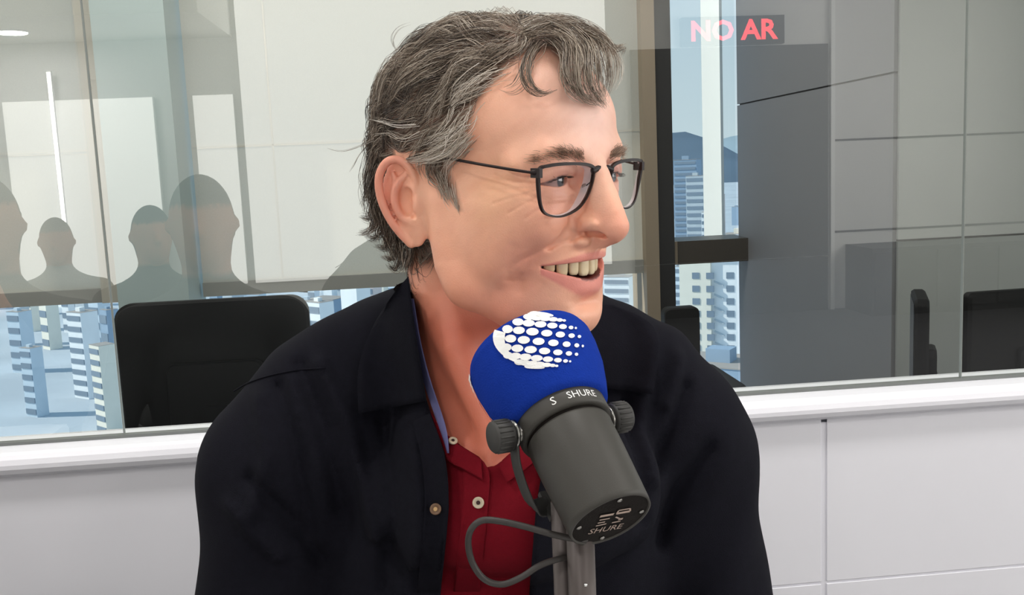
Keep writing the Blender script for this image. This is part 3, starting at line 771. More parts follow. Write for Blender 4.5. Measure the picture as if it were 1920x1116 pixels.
def on_head(pix, off):
    """points on (off millimetres above) the head where the rays through these pixels meet it, or pass it closest"""
    pix = np.asarray(pix, float); off = np.broadcast_to(np.asarray(off, float), (len(pix),))
    D = np.stack([HR.T @ ray(*p) for p in pix]) * 1000; D /= np.linalg.norm(D, axis=1, keepdims=True); O = (HR.T @ (CAM - HT)) * 1000
    t = np.full(len(pix), 560.0); best = np.full(len(pix), 1e9); bt = t.copy(); done = np.zeros(len(pix), bool)
    for _ in range(130):
        d = HE.eval((O + D * t[:, None]).astype(np.float32)) - off
        k = (~done) & (d < best); best[k] = d[k]; bt[k] = t[k]
        done |= d < .3
        t = np.where(done, t, t + np.clip(d * .7, .3, 4.0))
    return O + D * bt[:, None]

STROKES = [  # the lie of the hair, drawn over the head from root to tip
    [(975, 118), (900, 142), (840, 185), (780, 235), (715, 280)], [(925, 160), (870, 192), (820, 235), (770, 272), (715, 298)],
    [(893, 200), (850, 235), (810, 265), (755, 292)], [(872, 245), (842, 272), (800, 295), (760, 303)],
    [(985, 95), (900, 110), (820, 150), (750, 215), (695, 275)], [(1000, 72), (900, 82), (810, 120), (740, 180), (688, 240)],
    [(1010, 55), (900, 55), (800, 90), (735, 145), (690, 205)], [(1000, 42), (900, 36), (800, 66), (745, 110)], [(940, 25), (850, 35), (790, 62)],
    [(850, 300), (848, 340), (865, 392)], [(825, 305), (828, 340), (848, 380)], [(800, 305), (810, 330), (825, 355)],
    [(705, 250), (688, 300), (695, 350), (700, 385)], [(690, 200), (680, 260), (684, 330)], [(712, 380), (722, 430), (745, 480), (765, 508)],
    [(1010, 60), (1060, 62), (1110, 80), (1140, 120)], [(1030, 80), (1070, 100), (1090, 140), (1100, 180)], [(1060, 45), (1110, 60), (1160, 100)]]
_T, _D = [], []
for st in STROKES:
    p = on_head(crom([np.array(q) for q in st], 2), 3.0); g = nrmz(np.gradient(p, axis=0)); _T.append(p); _D.append(g)
_T = np.concatenate(_T); _D = np.concatenate(_D)
_T = np.concatenate([_T, _T * [1, -1, 1]]); _D = np.concatenate([_D, _D * [1, -1, 1]])
def comb(P):
    out = np.zeros_like(P)
    for c in np.array_split(np.arange(len(P)), max(1, len(P) // 4000)):
        d2 = ((P[c][:, None] - _T[None]) ** 2).sum(2); w = np.exp(-d2 / 160.0) + 1e-4 * np.exp(-d2 / 4000.0)
        out[c] = (w[:, :, None] * _D[None]).sum(1) / w.sum(1)[:, None]
    low = (smooth01(-50, -75, P[:, 0]) * smooth01(60, 20, P[:, 2]))[:, None]
    return nrmz(nrmz(out) * (1 - low) + np.array([-.2, 0, -1.0]) * low)

def grow_strands(V, Nn, alpha, seed=3):
    rng = np.random.default_rng(seed)
    NS, NG, NSEG = 14500, 640, 11
    pr = alpha * (alpha > .02); pr = pr / pr.sum()
    g = rng.choice(len(V), NG, replace=False, p=pr); r = rng.choice(len(V), NS, p=pr)
    root = V[r] + rng.normal(0, .5, (NS, 3)); nr = Nn[r]
    gd = np.concatenate([((V[g][None] - V[c][:, None]) ** 2).sum(2).argmin(1) for c in np.array_split(r, 30)])
    x, y, z = root.T
    front = smooth01(30, 64, x) * smooth01(72, 96, z); top = smooth01(60, 105, z); low = smooth01(-5, -35, z); burn = smooth01(8, 24, x) * smooth01(42, 22, z)
    L = 30 + 22 * top + 4 * front - 8 * low - 20 * burn
    L = L * rng.uniform(.8, 1.2, NG)[gd] * rng.uniform(.75, 1.1, NS)
    lift = (6.5 + 9 * top + 3 * front - 4.5 * burn - 2 * low + 8 * smooth01(-30, -70, x) * smooth01(-10, 30, z)) * rng.uniform(.15, 1.0, NS) * (.75 + .5 * rng.random(NG)[gd])
    gph = rng.uniform(0, 6.28, NG); gfr = rng.uniform(.12, .24, NG); gam = rng.uniform(.25, 1.0, NG); goff = rng.normal(0, .24, (NG, 3))
    cen = np.array([0, 0, 30.0])
    P = root.copy(); D = nrmz(nr * .5 + comb(P) * .9 + rng.normal(0, .08, (NS, 3)))
    pts = [P.copy()]; st = (L / NSEG)[:, None]
    for k in range(NSEG):
        t = (k + 1) / NSEG
        nn = nrmz(P - cen); c = comb(P) + goff[gd]; c = nrmz(c - nn * (c * nn).sum(1)[:, None] * .9)
        side = nrmz(np.cross(c, nn)); arc = (L * t)[:, None]
        wav = np.sin(gph[gd][:, None] + arc * gfr[gd][:, None]) * side * (gam[gd] * (1 - .7 * burn))[:, None]
        D = nrmz(D * .5 + c * .6 + wav * .55 + rng.normal(0, .05, (NS, 3)))
        P = P + D * st
        d = HE.eval(P.astype(np.float32)); tgt = lift * min(1, t * 2.5) * (1 - .3 * t)
        P = P + nn * np.clip(tgt - d, -5, 6)[:, None] * .75
        pts.append(P.copy())
    S = np.stack(pts, 1)
    mean = np.zeros((NG, NSEG + 1, 3)); cn = np.zeros(NG)
    np.add.at(mean, gd, S); np.add.at(cn, gd, 1); mean /= np.maximum(cn, 1)[:, None, None]
    w = (np.linspace(0, 1, NSEG + 1) ** 1.0 * .8)[None, :, None] * rng.uniform(.3, 1.15, NS)[:, None, None]
    S = S * (1 - w) + mean[gd] * w
    return S, hair_colors(root, gd, rng), rng

LOCKS = [  # single locks: pixels from root to tip, height above the skin at root / middle / tip, strands, spread in millimetres, greyness
    ([(1005, 78), (985, 105), (978, 135), (988, 165), (1012, 178), (1035, 170)], (6, 12, 8), 26, 1.6, .15),
    ([(1012, 82), (995, 112), (990, 140), (1003, 165), (1025, 172)], (6, 9, 5), 18, 1.5, .25),
    ([(1000, 92), (992, 125), (998, 158), (1020, 176), (1046, 168)], (8, 14, 6), 16, 1.0, .2),
    ([(990, 110), (975, 140), (962, 160), (945, 166)], (4, 8, 4), 8, 1.5, .3), ([(1000, 118), (985, 160), (960, 176), (935, 168)], (5, 8, 3), 5, 1.0, .3),
    ([(1040, 70), (1062, 95), (1060, 130), (1066, 160), (1085, 182), (1108, 190)], (8, 16, 5), 60, 3.0, .25),
    ([(1050, 66), (1078, 92), (1080, 130), (1084, 165), (1105, 188), (1130, 192)], (9, 18, 5), 70, 3.2, .35),
    ([(1060, 60), (1095, 90), (1100, 130), (1108, 165), (1125, 190), (1134, 200)], (10, 18, 5), 70, 3.0, .3),
    ([(1075, 58), (1112, 85), (1122, 120), (1126, 160), (1132, 192)], (10, 18, 6), 60, 3.0, .35),
    ([(1085, 55), (1125, 80), (1140, 115), (1142, 150), (1136, 180)], (10, 18, 10), 50, 3.0, .3),
    ([(1090, 52), (1135, 75), (1156, 105), (1158, 140), (1148, 170)], (10, 16, 12), 26, 3.0, .4),
    ([(1080, 48), (1125, 66), (1150, 88), (1166, 84)], (12, 16, 16), 34, 2.2, .3), ([(1085, 58), (1130, 85), (1155, 92), (1170, 86), (1164, 104)], (12, 16, 18), 26, 2.0, .35),
    ([(1030, 60), (1065, 78), (1085, 115), (1078, 150), (1090, 175)], (10, 16, 8), 40, 3.0, .2), ([(1020, 66), (1048, 85), (1062, 110), (1052, 140), (1060, 165)], (8, 14, 6), 30, 2.2, .2),
    ([(1010, 50), (1040, 38), (1080, 42), (1120, 60), (1145, 84)], (13, 17, 14), 60, 3.5, .25), ([(990, 60), (1025, 44), (1065, 44), (1100, 62), (1130, 100)], (12, 16, 14), 60, 3.5, .3),
    ([(980, 52), (1005, 40), (1035, 44), (1070, 60), (1095, 90)], (13, 15, 14), 50, 3.0, .3), ([(985, 70), (1020, 62), (1060, 72), (1090, 100)], (9, 14, 12), 50, 3.2, .2),
    ([(1150, 98), (1166, 120), (1166, 148), (1152, 172)], (14, 18, 14), 5, 1.0, .6),
    ([(905, 150), (880, 158), (862, 172), (850, 195)], (3, 6, 5), 34, 5.5, .72), ([(935, 128), (895, 148), (860, 175), (842, 205)], (3, 7, 5), 44, 6.0, .62),
    ([(880, 215), (862, 240), (835, 262), (800, 276)], (2, 6, 5), 44, 6.0, .70), ([(868, 250), (850, 275), (815, 290), (775, 296)], (2, 5, 4), 44, 6.0, .66),
    ([(780, 232), (745, 236), (715, 228), (690, 224)], (7, 9, 9), 7, 1.6, .9), ([(790, 250), (755, 262), (728, 250), (700, 252)], (6, 9, 8), 6, 2.0, .7),
    ([(700, 262), (668, 276), (640, 284), (614, 277)], (8, 14, 24), 4, .5, .3), ([(690, 270), (674, 290), (664, 308), (655, 322)], (6, 10, 12), 4, .6, .2),
    ([(716, 340), (700, 385), (694, 410), (676, 406)], (7, 8, 10), 57, 2.5, .12), ([(722, 360), (706, 405), (696, 432), (672, 438)], (7, 9, 11), 61, 2.5, .12),
    ([(728, 380), (715, 425), (706, 448), (684, 440)], (7, 8, 10), 57, 2.6, .1), ([(735, 410), (726, 450), (722, 468), (704, 462)], (6, 8, 9), 54, 2.6, .15),
    ([(748, 440), (742, 474), (738, 488), (718, 480)], (6, 7, 8), 51, 2.4, .2), ([(758, 455), (752, 488), (742, 506), (728, 496)], (5, 6, 7), 51, 2.4, .2),
    ([(766, 460), (764, 490), (760, 510)], (4, 5, 4), 80, 3.4, .1), ([(712, 310), (698, 350), (704, 400), (716, 430)], (8, 9, 7), 130, 4.5, .12), ([(724, 390), (728, 430), (744, 470), (756, 496)], (7, 7, 6), 140, 5.0, .12),
    ([(700, 290), (688, 330), (690, 360), (680, 385)], (8, 8, 9), 40, 3.0, .25),
    ([(872, 255), (840, 282), (800, 297), (762, 303)], (5, 8, 6), 60, 4.0, .6), ([(876, 262), (858, 285), (840, 305), (838, 335)], (3, 7, 5), 40, 3.5, .55),
    ([(740, 90), (735, 70), (750, 50), (775, 42)], (8, 14, 12), 4, .8, .4)]
PAL = np.array([[lin(a) for a in c] for c in ((50, 40, 33), (118, 101, 87), (172, 157, 140), (210, 199, 185), (236, 228, 218))])
def pal(t):
    t = np.clip(t, 0, 1) * 4; i = np.clip(t.astype(int), 0, 3); f = (t - i)[:, None]; return PAL[i] * (1 - f) + PAL[i + 1] * f
def lock_strands(rng, K=12):
    Ss, Cs = [], []
    for pix, hh, n, spread, grey in LOCKS:
        c = crom([np.array(q, float) for q in pix], 8); u = np.linspace(0, 1, len(c))
        p = on_head(c, np.interp(u, [0, .5, 1], hh)); ui = np.linspace(0, 1, K)
        p[1:-1] = (p[:-2] + p[1:-1] * 2 + p[2:]) / 4; p[1:-1] = (p[:-2] + p[1:-1] * 2 + p[2:]) / 4
        g = np.stack([np.interp(ui, u, p[:, i]) for i in range(3)], 1)
        off = rng.normal(0, spread, (n, 1, 3)) * (1 - .55 * ui[None, :, None]) + rng.normal(0, spread * .25, (n, 1, 3)) * ui[None, :, None]
        ln = rng.uniform(.75, 1.06, n)
        S = np.stack([np.stack([np.interp(np.clip(ui * l, 0, 1), ui, g[:, i]) for i in range(3)], 1) for l in ln]) + off
        ph = rng.uniform(0, 6.28, (n, 1, 3)); S = S + np.sin(ui[None, :, None] * rng.uniform(4, 9, (n, 1, 1)) + ph) * spread * .22
        Ss.append(S); Cs.append(pal(np.clip(rng.normal(grey + .08, .2, n), 0, 1)))
    return np.concatenate(Ss), np.concatenate(Cs)

def strand_mesh(S, w0, cols, rng):
    """thin three-sided tapering strands"""
    NS, K, _ = S.shape
    T = nrmz(np.gradient(S, axis=1)); ref = nrmz(rng.normal(0, 1, (NS, 1, 3)))
    A = nrmz(np.cross(T, np.broadcast_to(ref, T.shape))); B = np.cross(T, A)
    tap = (1 - .75 * np.linspace(0, 1, K) ** 2)[None, :, None] * w0[:, None, None]
    ring = [S + tap * (A * math.cos(a) + B * math.sin(a)) for a in (0, 2.094, 4.189)]
    V = np.stack(ring, 2).reshape(-1, 3)
    base = (np.arange(NS) * K * 3)[:, None, None] + (np.arange(K - 1) * 3)[None, :, None]
    Q = []
    for k in range(3):
        a, b = k, (k + 1) % 3
        Q.append(np.concatenate([base + a, base + b, base + 3 + b, base + 3 + a], 2).reshape(-1, 4))
    return V, np.concatenate(Q), np.repeat(cols, K * 3, axis=0)

def hair_colors(root, gd, rng):
    x, y, z = root.T; n = len(root)
    grey = .22 + .45 * smooth01(80, 25, z) * smooth01(-25, 30, x) + .08 * smooth01(60, 100, z) - .08 * smooth01(10, -20, z)
    gg = rng.random(gd.max() + 1)[gd]
    return pal(rng.beta(1.3, 1.8, n) * .75 + (grey - .35) * .9 + (gg - .5) * .45)

def brow_strands(rng):
    Ss, Cs, K, res = [], [], 6, []
    def row(line, n, L, lean, spread, grey, mirror):
        c = crom([np.array(q, float) for q in line], 10); p = on_head(c, .1); u = np.linspace(0, 1, len(c)); tg = nrmz(np.gradient(p, axis=0))
        for k in range(n):
            a = rng.random(); b = np.array([np.interp(a, u, p[:, i]) for i in range(3)]); t = np.array([np.interp(a, u, tg[:, i]) for i in range(3)])
            b = b + np.array([0, 0, 1]) * rng.normal(0, spread); nn = nrmz(b - np.array([60, b[1] * .4, 20]))
            d = nrmz(t * (.9) + np.array([0, 0, lean]) + nn * .25 + rng.normal(0, .18, 3)); l = L * rng.uniform(.6, 1.1)
            s = np.stack([b + d * l * q + nn * (1.2 * math.sin(q * 3.0)) for q in np.linspace(0, 1, K)])
            if mirror: s = s * [1, -1, 1]
            Ss.append(s); Cs.append(pal(np.clip(rng.normal([grey], .12), 0, 1))[0] * [1.05, .82, .70])
    for mir in (False, True):
        row([(1097, 297), (1066, 290), (1035, 292), (1003, 299)], 210, 8.5, .15, 2.2, .38, mir)
        row([(1095, 296), (1074, 289), (1052, 289)], 130, 7.0, .2, 2.0, .26, mir)
        res.append((np.stack(Ss), np.stack(Cs), 'eyebrow')); Ss.clear(); Cs.clear()
    for mir in (False, True):       # lashes
        for k in range(70):
            a = rng.random(); y = -(18.5 + 25 * a); z = 13.2 + 3.7 * (1 - ((abs(y) - 31) / 14) ** 2) - 1.3 * (abs(y) - 31) / 14 - .3
            x = EYE[0] + math.sqrt(max(0, 13.6 ** 2 - ((abs(y) - 31) * .88) ** 2 - (z - 13.2) ** 2)); b = np.array([x, y, z])
            d = nrmz(np.array([1, -.25 * (a - .3) * 2, -.25])); s = np.stack([b + d * 6.0 * q * rng.uniform(.7, 1) + np.array([0, 0, 1.6]) * q * q for q in np.linspace(0, 1, K)])
            if mir: s = s * [1, -1, 1]
            Ss.append(s); Cs.append(PAL[0] * .6)
        res.append((np.stack(Ss), np.stack(Cs), 'eyelashes')); Ss.clear(); Cs.clear()
    return res

# ------------------------------------------------------------------ eyeglasses
def gx(y, z): return 107.5 - (np.abs(y) / 60.0) ** 2 * 8.5 + (z - 20) * .13
LENS = [(60.5, 22.2), (53, 25.0), (39, 25.8), (21.5, 25.0), (12.2, 22.6), (10.6, 18.0), (11.6, 10.5), (16, .9), (23.7, -6.2), (36.8, -10.2), (48, -9.2), (55.2, -4.6), (59.2, 7.6)]
def build_glasses(parent, m_frame, m_lens, m_metal, m_edge):
    for s in (-1, 1):
        out = crom([np.array([0, y, z]) for y, z in LENS], 6, closed=True)
        cen = np.mean(out, 0)
        prof = [((1.45, 1.25), (1.9, 1.25))]
        pts = [np.array([gx(p[1], p[2]), s * p[1], p[2]]) for p in out]
        b = MB()
        n = len(pts); ring = []
        vs, fs = [], []
        for i, p in enumerate(pts):
            q = out[i]; t = out[(i + 1) % n] - out[i - 1]; t /= np.linalg.norm(t); nm = np.array([0, t[2], -t[1]])
            if nm @ (q - cen) < 0: nm = -nm
            top = smooth01(14, 22, q[2]); outer = smooth01(46, 58, q[1]) * smooth01(-2, 12, q[2])
            th = .62 + .42 * max(top, outer)
            nm = np.array([0, s * nm[1], nm[2]])
            for a, c in ((-1, -1), (1, -1), (1, 1), (-1, 1)):
                vs.append(p + nm * th * a + np.array([1.2 * c, 0, 0]))
        for i in range(n):
            j = (i + 1) % n
            for k in range(4): fs.append((i * 4 + k, i * 4 + (k + 1) % 4, j * 4 + (k + 1) % 4, j * 4 + k))
        mesh_obj('rim', h2w(np.array(vs)), fs, m_frame, parent, smooth=False)
        # lens: thin, slightly domed
        lv = [np.array([gx(cen[1], cen[2]) + .6, s * cen[1], cen[2]])]; lf = []
        for rr in (.33, .66, .985):
            for q in out:
                p = cen + (q - cen) * rr; lv.append(np.array([gx(p[1], p[2]) + .6 - 1.0 * rr * rr * 0, s * p[1], p[2]]))
        for i in range(n): lf.append((0, 1 + i, 1 + (i + 1) % n))
        for k in range(2):
            for i in range(n): lf.append((1 + k * n + i, 1 + (k + 1) * n + i, 1 + (k + 1) * n + (i + 1) % n, 1 + k * n + (i + 1) % n))
        mesh_obj('lens', h2w(np.array(lv)), lf, m_lens, parent)
        # bevelled lens edge with the light caught on the nose side put into its whitish colour
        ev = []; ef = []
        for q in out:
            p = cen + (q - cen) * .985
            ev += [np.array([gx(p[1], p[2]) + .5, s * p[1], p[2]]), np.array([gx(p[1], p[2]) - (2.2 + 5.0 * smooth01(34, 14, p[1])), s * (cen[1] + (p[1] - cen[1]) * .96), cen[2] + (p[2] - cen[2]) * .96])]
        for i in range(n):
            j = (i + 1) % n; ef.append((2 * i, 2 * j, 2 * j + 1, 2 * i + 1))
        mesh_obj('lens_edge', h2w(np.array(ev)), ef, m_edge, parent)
        # temple arm
        tp = crom([(gx(60.5, 20) - 1, 61.5, 20.5), (90, 66, 21.5), (60, 73, 25.5), (27, 75.5, 29.5), (0, 76.5, 31), (-24, 74, 24), (-34, 70, 8)], 6)
        b = MB().tube([h2w((p[0], s * p[1], p[2])) for p in tp], [(.0008, .0017 if i < 4 else .0010) for i in range(len(tp))], 8, flat=h2w((0, 0, 1)) - h2w((0, 0, 0)))
        tm = b.build('temple_arm', m_frame, parent, smooth=True)
        MB().box(h2w((gx(60, 20) - 1.0, s * 60.6, 20.3)), HR[:, 0], HR[:, 1], HR[:, 2], (-.005, .003), (-.0016, .0016), (-.0032, .0032)).build('hinge', m_frame, parent)
        np_ = MB().lathe(h2w((101.5, s * 11.5, 7)), HR @ np.array([.35, s * .9, -.2]), [(-.0012, .0001), (-.001, .003), (0, .0042), (.001, .003), (.0012, .0001)], 16)
        np_.build('nose_pad', m_metal, parent, smooth=True)
        MB().tube([h2w((gx(11, 12) - 1, s * 11.2, 12)), h2w((103, s * 12.5, 10)), h2w((101.5, s * 11.7, 7))], .0005, 6).build('pad_arm', m_frame, parent, smooth=True)
    br = crom([(gx(12, 20), y, 19.5 + 2.2 * (1 - (y / 12) ** 2)) for y in (-12, -6, 0, 6, 12)], 4)
    MB().tube([h2w(p) for p in br], [(.0016, .0026 - .0006 * (1 - abs(i - 8) / 8)) for i in range(len(br))], 8, flat=HR[:, 2]).build('bridge', m_frame, parent, smooth=True)

# ------------------------------------------------------------------ clothing: torso frame in millimetres, x towards the camera, y his left, z up
TA = math.radians(-90 + 9)
TX = np.array([math.cos(TA), math.sin(TA), 0]); TZ = np.array([0, 0, 1.0]); TY = np.cross(TZ, TX)
TR_ = np.stack([TX, TY, TZ], 1); TT = at(918, 790, .855)
def t2w(p): return TT + (np.asarray(p, float) / 1000) @ TR_.T
def w2t(p): return ((np.asarray(p, float) - TT) @ TR_) * 1000
Tq = Field(); Tq.margin = 14.0
Tq.ell((-25, 0, -190), (98, 160, 215), 1)
Tq.ell((-10, 60, -120), (80, 85, 90), 40)
Tq.chain([(-35, 0, 40), (-30, 75, 25), (-25, 150, -12)], [46, 50, 50], 40)
Tq.chain([(-25, 150, -20), (-18, 186, -52)], [50, 53], 40)
Tq.chain([(-18, 188, -52), (-5, 214, -190), (20, 235, -330)], [55, 53, 47], 30, sym='neg')
Tq.chain([(-18, 180, -52), (-5, 204, -190), (20, 226, -330)], [55, 52, 46], 30, sym='pos')
Tq.chain([(-40, -20, 78), (-34, -90, 62), (-28, -150, 30), (-20, -184, -16)], [40, 46, 46, 50], 30, sym=False)
Tq.chain([(-40, 20, 78), (-34, 90, 58), (-28, 148, 22), (-20, 176, -24)], [40, 46, 46, 50], 30, sym=False)
Tq.chain([(-25, 0, -330), (-30, 0, -470)], [125, 130], 60)
class Shell:
    """garment: the torso field plus the skin field, grown by off, hollowed and cut open along a pixel outline at the front"""
    margin = 8.0
    def __init__(s, off, thick, cut, depth, zcut=None, folds=None, skin_off=None, low=-430):
        s.off, s.thick, s.depth, s.folds, s.low = off, thick, depth, folds, low
        s.cut = np.array(cut, float); s.so = skin_off if skin_off is not None else off
    def outer(s, P):
        d = Tq.eval(P)
        Q = w2h(t2w(P)).astype(np.float32); e = Hn.eval(Q)
        k = 14.0; a = d - s.off; b = e - s.so
        h = np.maximum(k - np.abs(a - b), 0) / k; r = np.minimum(a, b) - h * h * k * .25
        if s.folds is not None: r = r + s.folds(P)
        return r
    def eval(s, P):
        r = s.outer(P)
        sh = np.maximum(r, -(r + s.thick))
        m = np.nonzero(sh < 12)[0]
        w = t2w(P[m]); px = proj(w); dep = -((w - CAM) @ CM)[:, 2]
        inside = in_poly(px, s.cut); pd = poly_dist(px, s.cut) * .42 * np.where(inside, 1, -1)      # millimetres, + inside the opening
        sh[m] = np.maximum(sh[m], np.minimum(pd, (s.depth - dep) * 1000))
        return np.maximum(sh, s.low - P[:, 2]).astype(np.float32)
Hn = Field()                                                    # neck and upper chest only
Hn.ops = [o for o in H.ops if not o[5]]
_T0 = None
def fold_fn(lines, amp, wid):
    L3 = [np.array([w2t(at(px, py, .78))[1:] for px, py in ln]) for ln in lines]
    def f(P):
        q = P[:, 1:]; out = np.zeros(len(P), np.float32)
        for ln, a in zip(L3, amp):
            d = np.full(len(P), 1e9)
            for p0, p1 in zip(ln[:-1], ln[1:]):
                ab = p1 - p0; t = np.clip(((q - p0) @ ab) / (ab @ ab), 0, 1); d = np.minimum(d, ((q - p0 - t[:, None] * ab) ** 2).sum(1))
            out += (a * np.exp(-d / (wid * wid))).astype(np.float32) * (P[:, 0] > -40)
        rip = 1.6 * np.sin(P[:, 1] * .055 + 1.8 * np.sin(P[:, 2] * .018)) + 1.2 * np.sin(P[:, 1] * .11 - P[:, 2] * .05)
        return out + (rip * .9).astype(np.float32)
    return f
FOLDS = fold_fn([[(560, 700), (610, 820), (640, 980)], [(600, 690), (660, 820), (700, 1000)], [(520, 740), (560, 860), (580, 1010)], [(470, 900), (540, 980), (600, 1080)], [(430, 950), (520, 1050)],
                 [(720, 800), (740, 950), (720, 1110)], [(770, 820), (780, 960), (760, 1110)], [(1230, 640), (1210, 780), (1190, 960)], [(1270, 660), (1240, 800), (1230, 900)], [(1340, 760), (1280, 880), (1250, 1000)],
                 [(1380, 880), (1320, 960), (1290, 1080)], [(1330, 700), (1290, 790)], [(480, 760), (500, 860), (470, 960)]],
                [7, -7, 7, 7.5, -6.5, 6, -6.5, 7, -6.5, 7.5, 7, -6, -6], 6.2)
JACKET_CUT = [(790, 470), (768, 520), (772, 600), (782, 690), (806, 770), (834, 850), (842, 950), (826, 1116), (820, 1400), (985, 1400), (992, 1116), (1005, 950), (1020, 860), (1060, 740), (1100, 600), (1100, 470)]
POLO_CUT = [(720, 470), (760, 640), (792, 738), (826, 806), (868, 838), (904, 860), (915, 880), (934, 870), (960, 846), (1010, 790), (1060, 700), (1120, 560), (1120, 470)]

def build_shell(sh, lo, hi, h):
    V, Fq = surface_nets(sh, lo, hi, h)
    V = project(sh, V, 1, 2.0)
    return V, Fq

def on_shell(sh, pix, off):
    pix = np.asarray(pix, float); off = np.broadcast_to(np.asarray(off, float), (len(pix),))
    D = np.stack([TR_.T @ ray(*p) for p in pix]) * 1000; D /= np.linalg.norm(D, axis=1, keepdims=True); O = (TR_.T @ (CAM - TT)) * 1000
    t = np.full(len(pix), 560.0); best = np.full(len(pix), 1e9); bt = t.copy(); done = np.zeros(len(pix), bool)
    for _ in range(110):
        d = sh.outer((O + D * t[:, None]).astype(np.float32)) - off
        k = (~done) & (d < best); best[k] = d[k]; bt[k] = t[k]; done |= d < .4
        t = np.where(done, t, t + np.clip(d * .7, .4, 6.0))
    return t2w(O + D * bt[:, None])

def cloth_patch(sh, edge_a, edge_b, off, thick, nu=14, nv=10, lift=0.0):
    """a piece of cloth lying on the garment between two pixel lines; lift raises the side of edge_b"""
    ea = crom([np.array(p, float) for p in edge_a], 8); eb = crom([np.array(p, float) for p in edge_b], 8)
    ra = np.linspace(0, len(ea) - 1, nu); rb = np.linspace(0, len(eb) - 1, nu)
    ia = np.stack([np.interp(ra, np.arange(len(ea)), np.array(ea)[:, i]) for i in (0, 1)], 1); ib = np.stack([np.interp(rb, np.arange(len(eb)), np.array(eb)[:, i]) for i in (0, 1)], 1)
    g = np.array([[ia[i] * (1 - j / (nv - 1)) + ib[i] * j / (nv - 1) for j in range(nv)] for i in range(nu)]).reshape(-1, 2)
    lf = np.tile(np.linspace(0, 1, nv) ** 1.5 * lift, nu)
    top = on_shell(sh, g, off + lf + thick).reshape(nu, nv, 3)
    for _ in range(2): top[1:-1, 1:-1] = (top[:-2, 1:-1] + top[2:, 1:-1] + top[1:-1, :-2] + top[1:-1, 2:] + 2 * top[1:-1, 1:-1]) / 6
    view = nrmz(top - CAM); bot = top + view * thick / 1000
    vs = np.concatenate([top.reshape(-1, 3), bot.reshape(-1, 3)]); n = nu * nv; fs = []
    ix = lambda i, j: i * nv + j
    for i in range(nu - 1):
        for j in range(nv - 1):
            q = (ix(i, j), ix(i + 1, j), ix(i + 1, j + 1), ix(i, j + 1)); fs.append(q); fs.append(tuple(n + k for k in q[::-1]))
    rim = [ix(i, 0) for i in range(nu)] + [ix(nu - 1, j) for j in range(1, nv)] + [ix(i, nv - 1) for i in range(nu - 2, -1, -1)] + [ix(0, j) for j in range(nv - 2, 0, -1)]
    for a, b in zip(rim, rim[1:] + rim[:1]): fs.append((b, a, n + a, n + b))
    return vs, fs
def button(center, normal, r, parent, m_rim, m_hole, name='button'):
    nrm = np.asarray(normal) / np.linalg.norm(normal)
    b = MB().lathe(center, nrm, [(0, r), (.0012, r), (.0019, r * .9), (.0019, r * .72), (.0013, r * .6), (.0013, .0001)], 24).build(name, m_rim, parent, smooth=True)
    MB().lathe(np.asarray(center) + nrm * .0013, nrm, [(0, r * .36), (.0004, r * .34), (.0004, .0001)], 12).build('button_thread', m_hole, b)
    return b

# ------------------------------------------------------------------ microphone
MIC_A = CM @ np.array([.355, -.706, .61]); MIC_A /= np.linalg.norm(MIC_A)          # axis: foam -> rear plate
MIC_O = at(1047, 776, .612)                                                        # centre of the ring
_e = CM @ np.array([1.0, -.36, 0]); MIC_X = _e - MIC_A * (_e @ MIC_A); MIC_X /= np.linalg.norm(MIC_X)     # sideways (to the knobs)
MIC_Y = np.cross(MIC_A, MIC_X)
MIC_Y *= np.sign(MIC_Y @ (CM @ np.array([0, 0, 1.0])))                              # towards the viewer's side
def mic(x, y, h): return MIC_O + MIC_X * x + MIC_Y * y + MIC_A * h
def foam_r(h):
    """radius of the foam along the axis (h < 0 is in front of the ring)"""
    return float(np.interp(h, [-.0590, -.0587, -.0578, -.0556, -.0520, -.0465, -.036, -.022, -.009, .001, .003], [.0006, .0200, .0300, .0372, .0415, .0434, .0432, .0413, .0376, .0340, .0318]))
FOAM_H = list(-.0590 + .0620 * (np.linspace(0, 1, 56) ** 1.9))
def text_mesh(txt, size, extrude=0.0, bold=0.0):
    c = bpy.data.curves.new('lettering', 'FONT'); c.body = txt; c.size = size; c.align_x = 'CENTER'; c.align_y = 'CENTER'; c.extrude = extrude; c.offset = bold; c.resolution_u = 2
    o = bpy.data.objects.new('lettering', c); COL.objects.link(o)
    bpy.context.view_layer.update()
    me = o.evaluated_get(bpy.context.evaluated_depsgraph_get()).to_mesh()
    v = [tuple(p.co) for p in me.vertices]; f = [tuple(p.vertices) for p in me.polygons]
    o.evaluated_get(bpy.context.evaluated_depsgraph_get()).to_mesh_clear()
    bpy.data.objects.remove(o); bpy.data.curves.remove(c)
    return v, f
def mic_trace(px, py):
    """point on the foam seen through a pixel, and its outward normal"""
    d = ray(px, py); d = d / np.linalg.norm(d); t = .50
    for _ in range(600):
        p = CAM + d * t; q = p - MIC_O; h = q @ MIC_A; rad = q - MIC_A * h; r = np.linalg.norm(rad)
        if -.0590 < h < .003 and r < foam_r(h): 
            k = (foam_r(h + .001) - foam_r(h - .001)) / .002; nn = rad / r - MIC_A * k; return p, nn / np.linalg.norm(nn)
        t += .0005
    return None, None
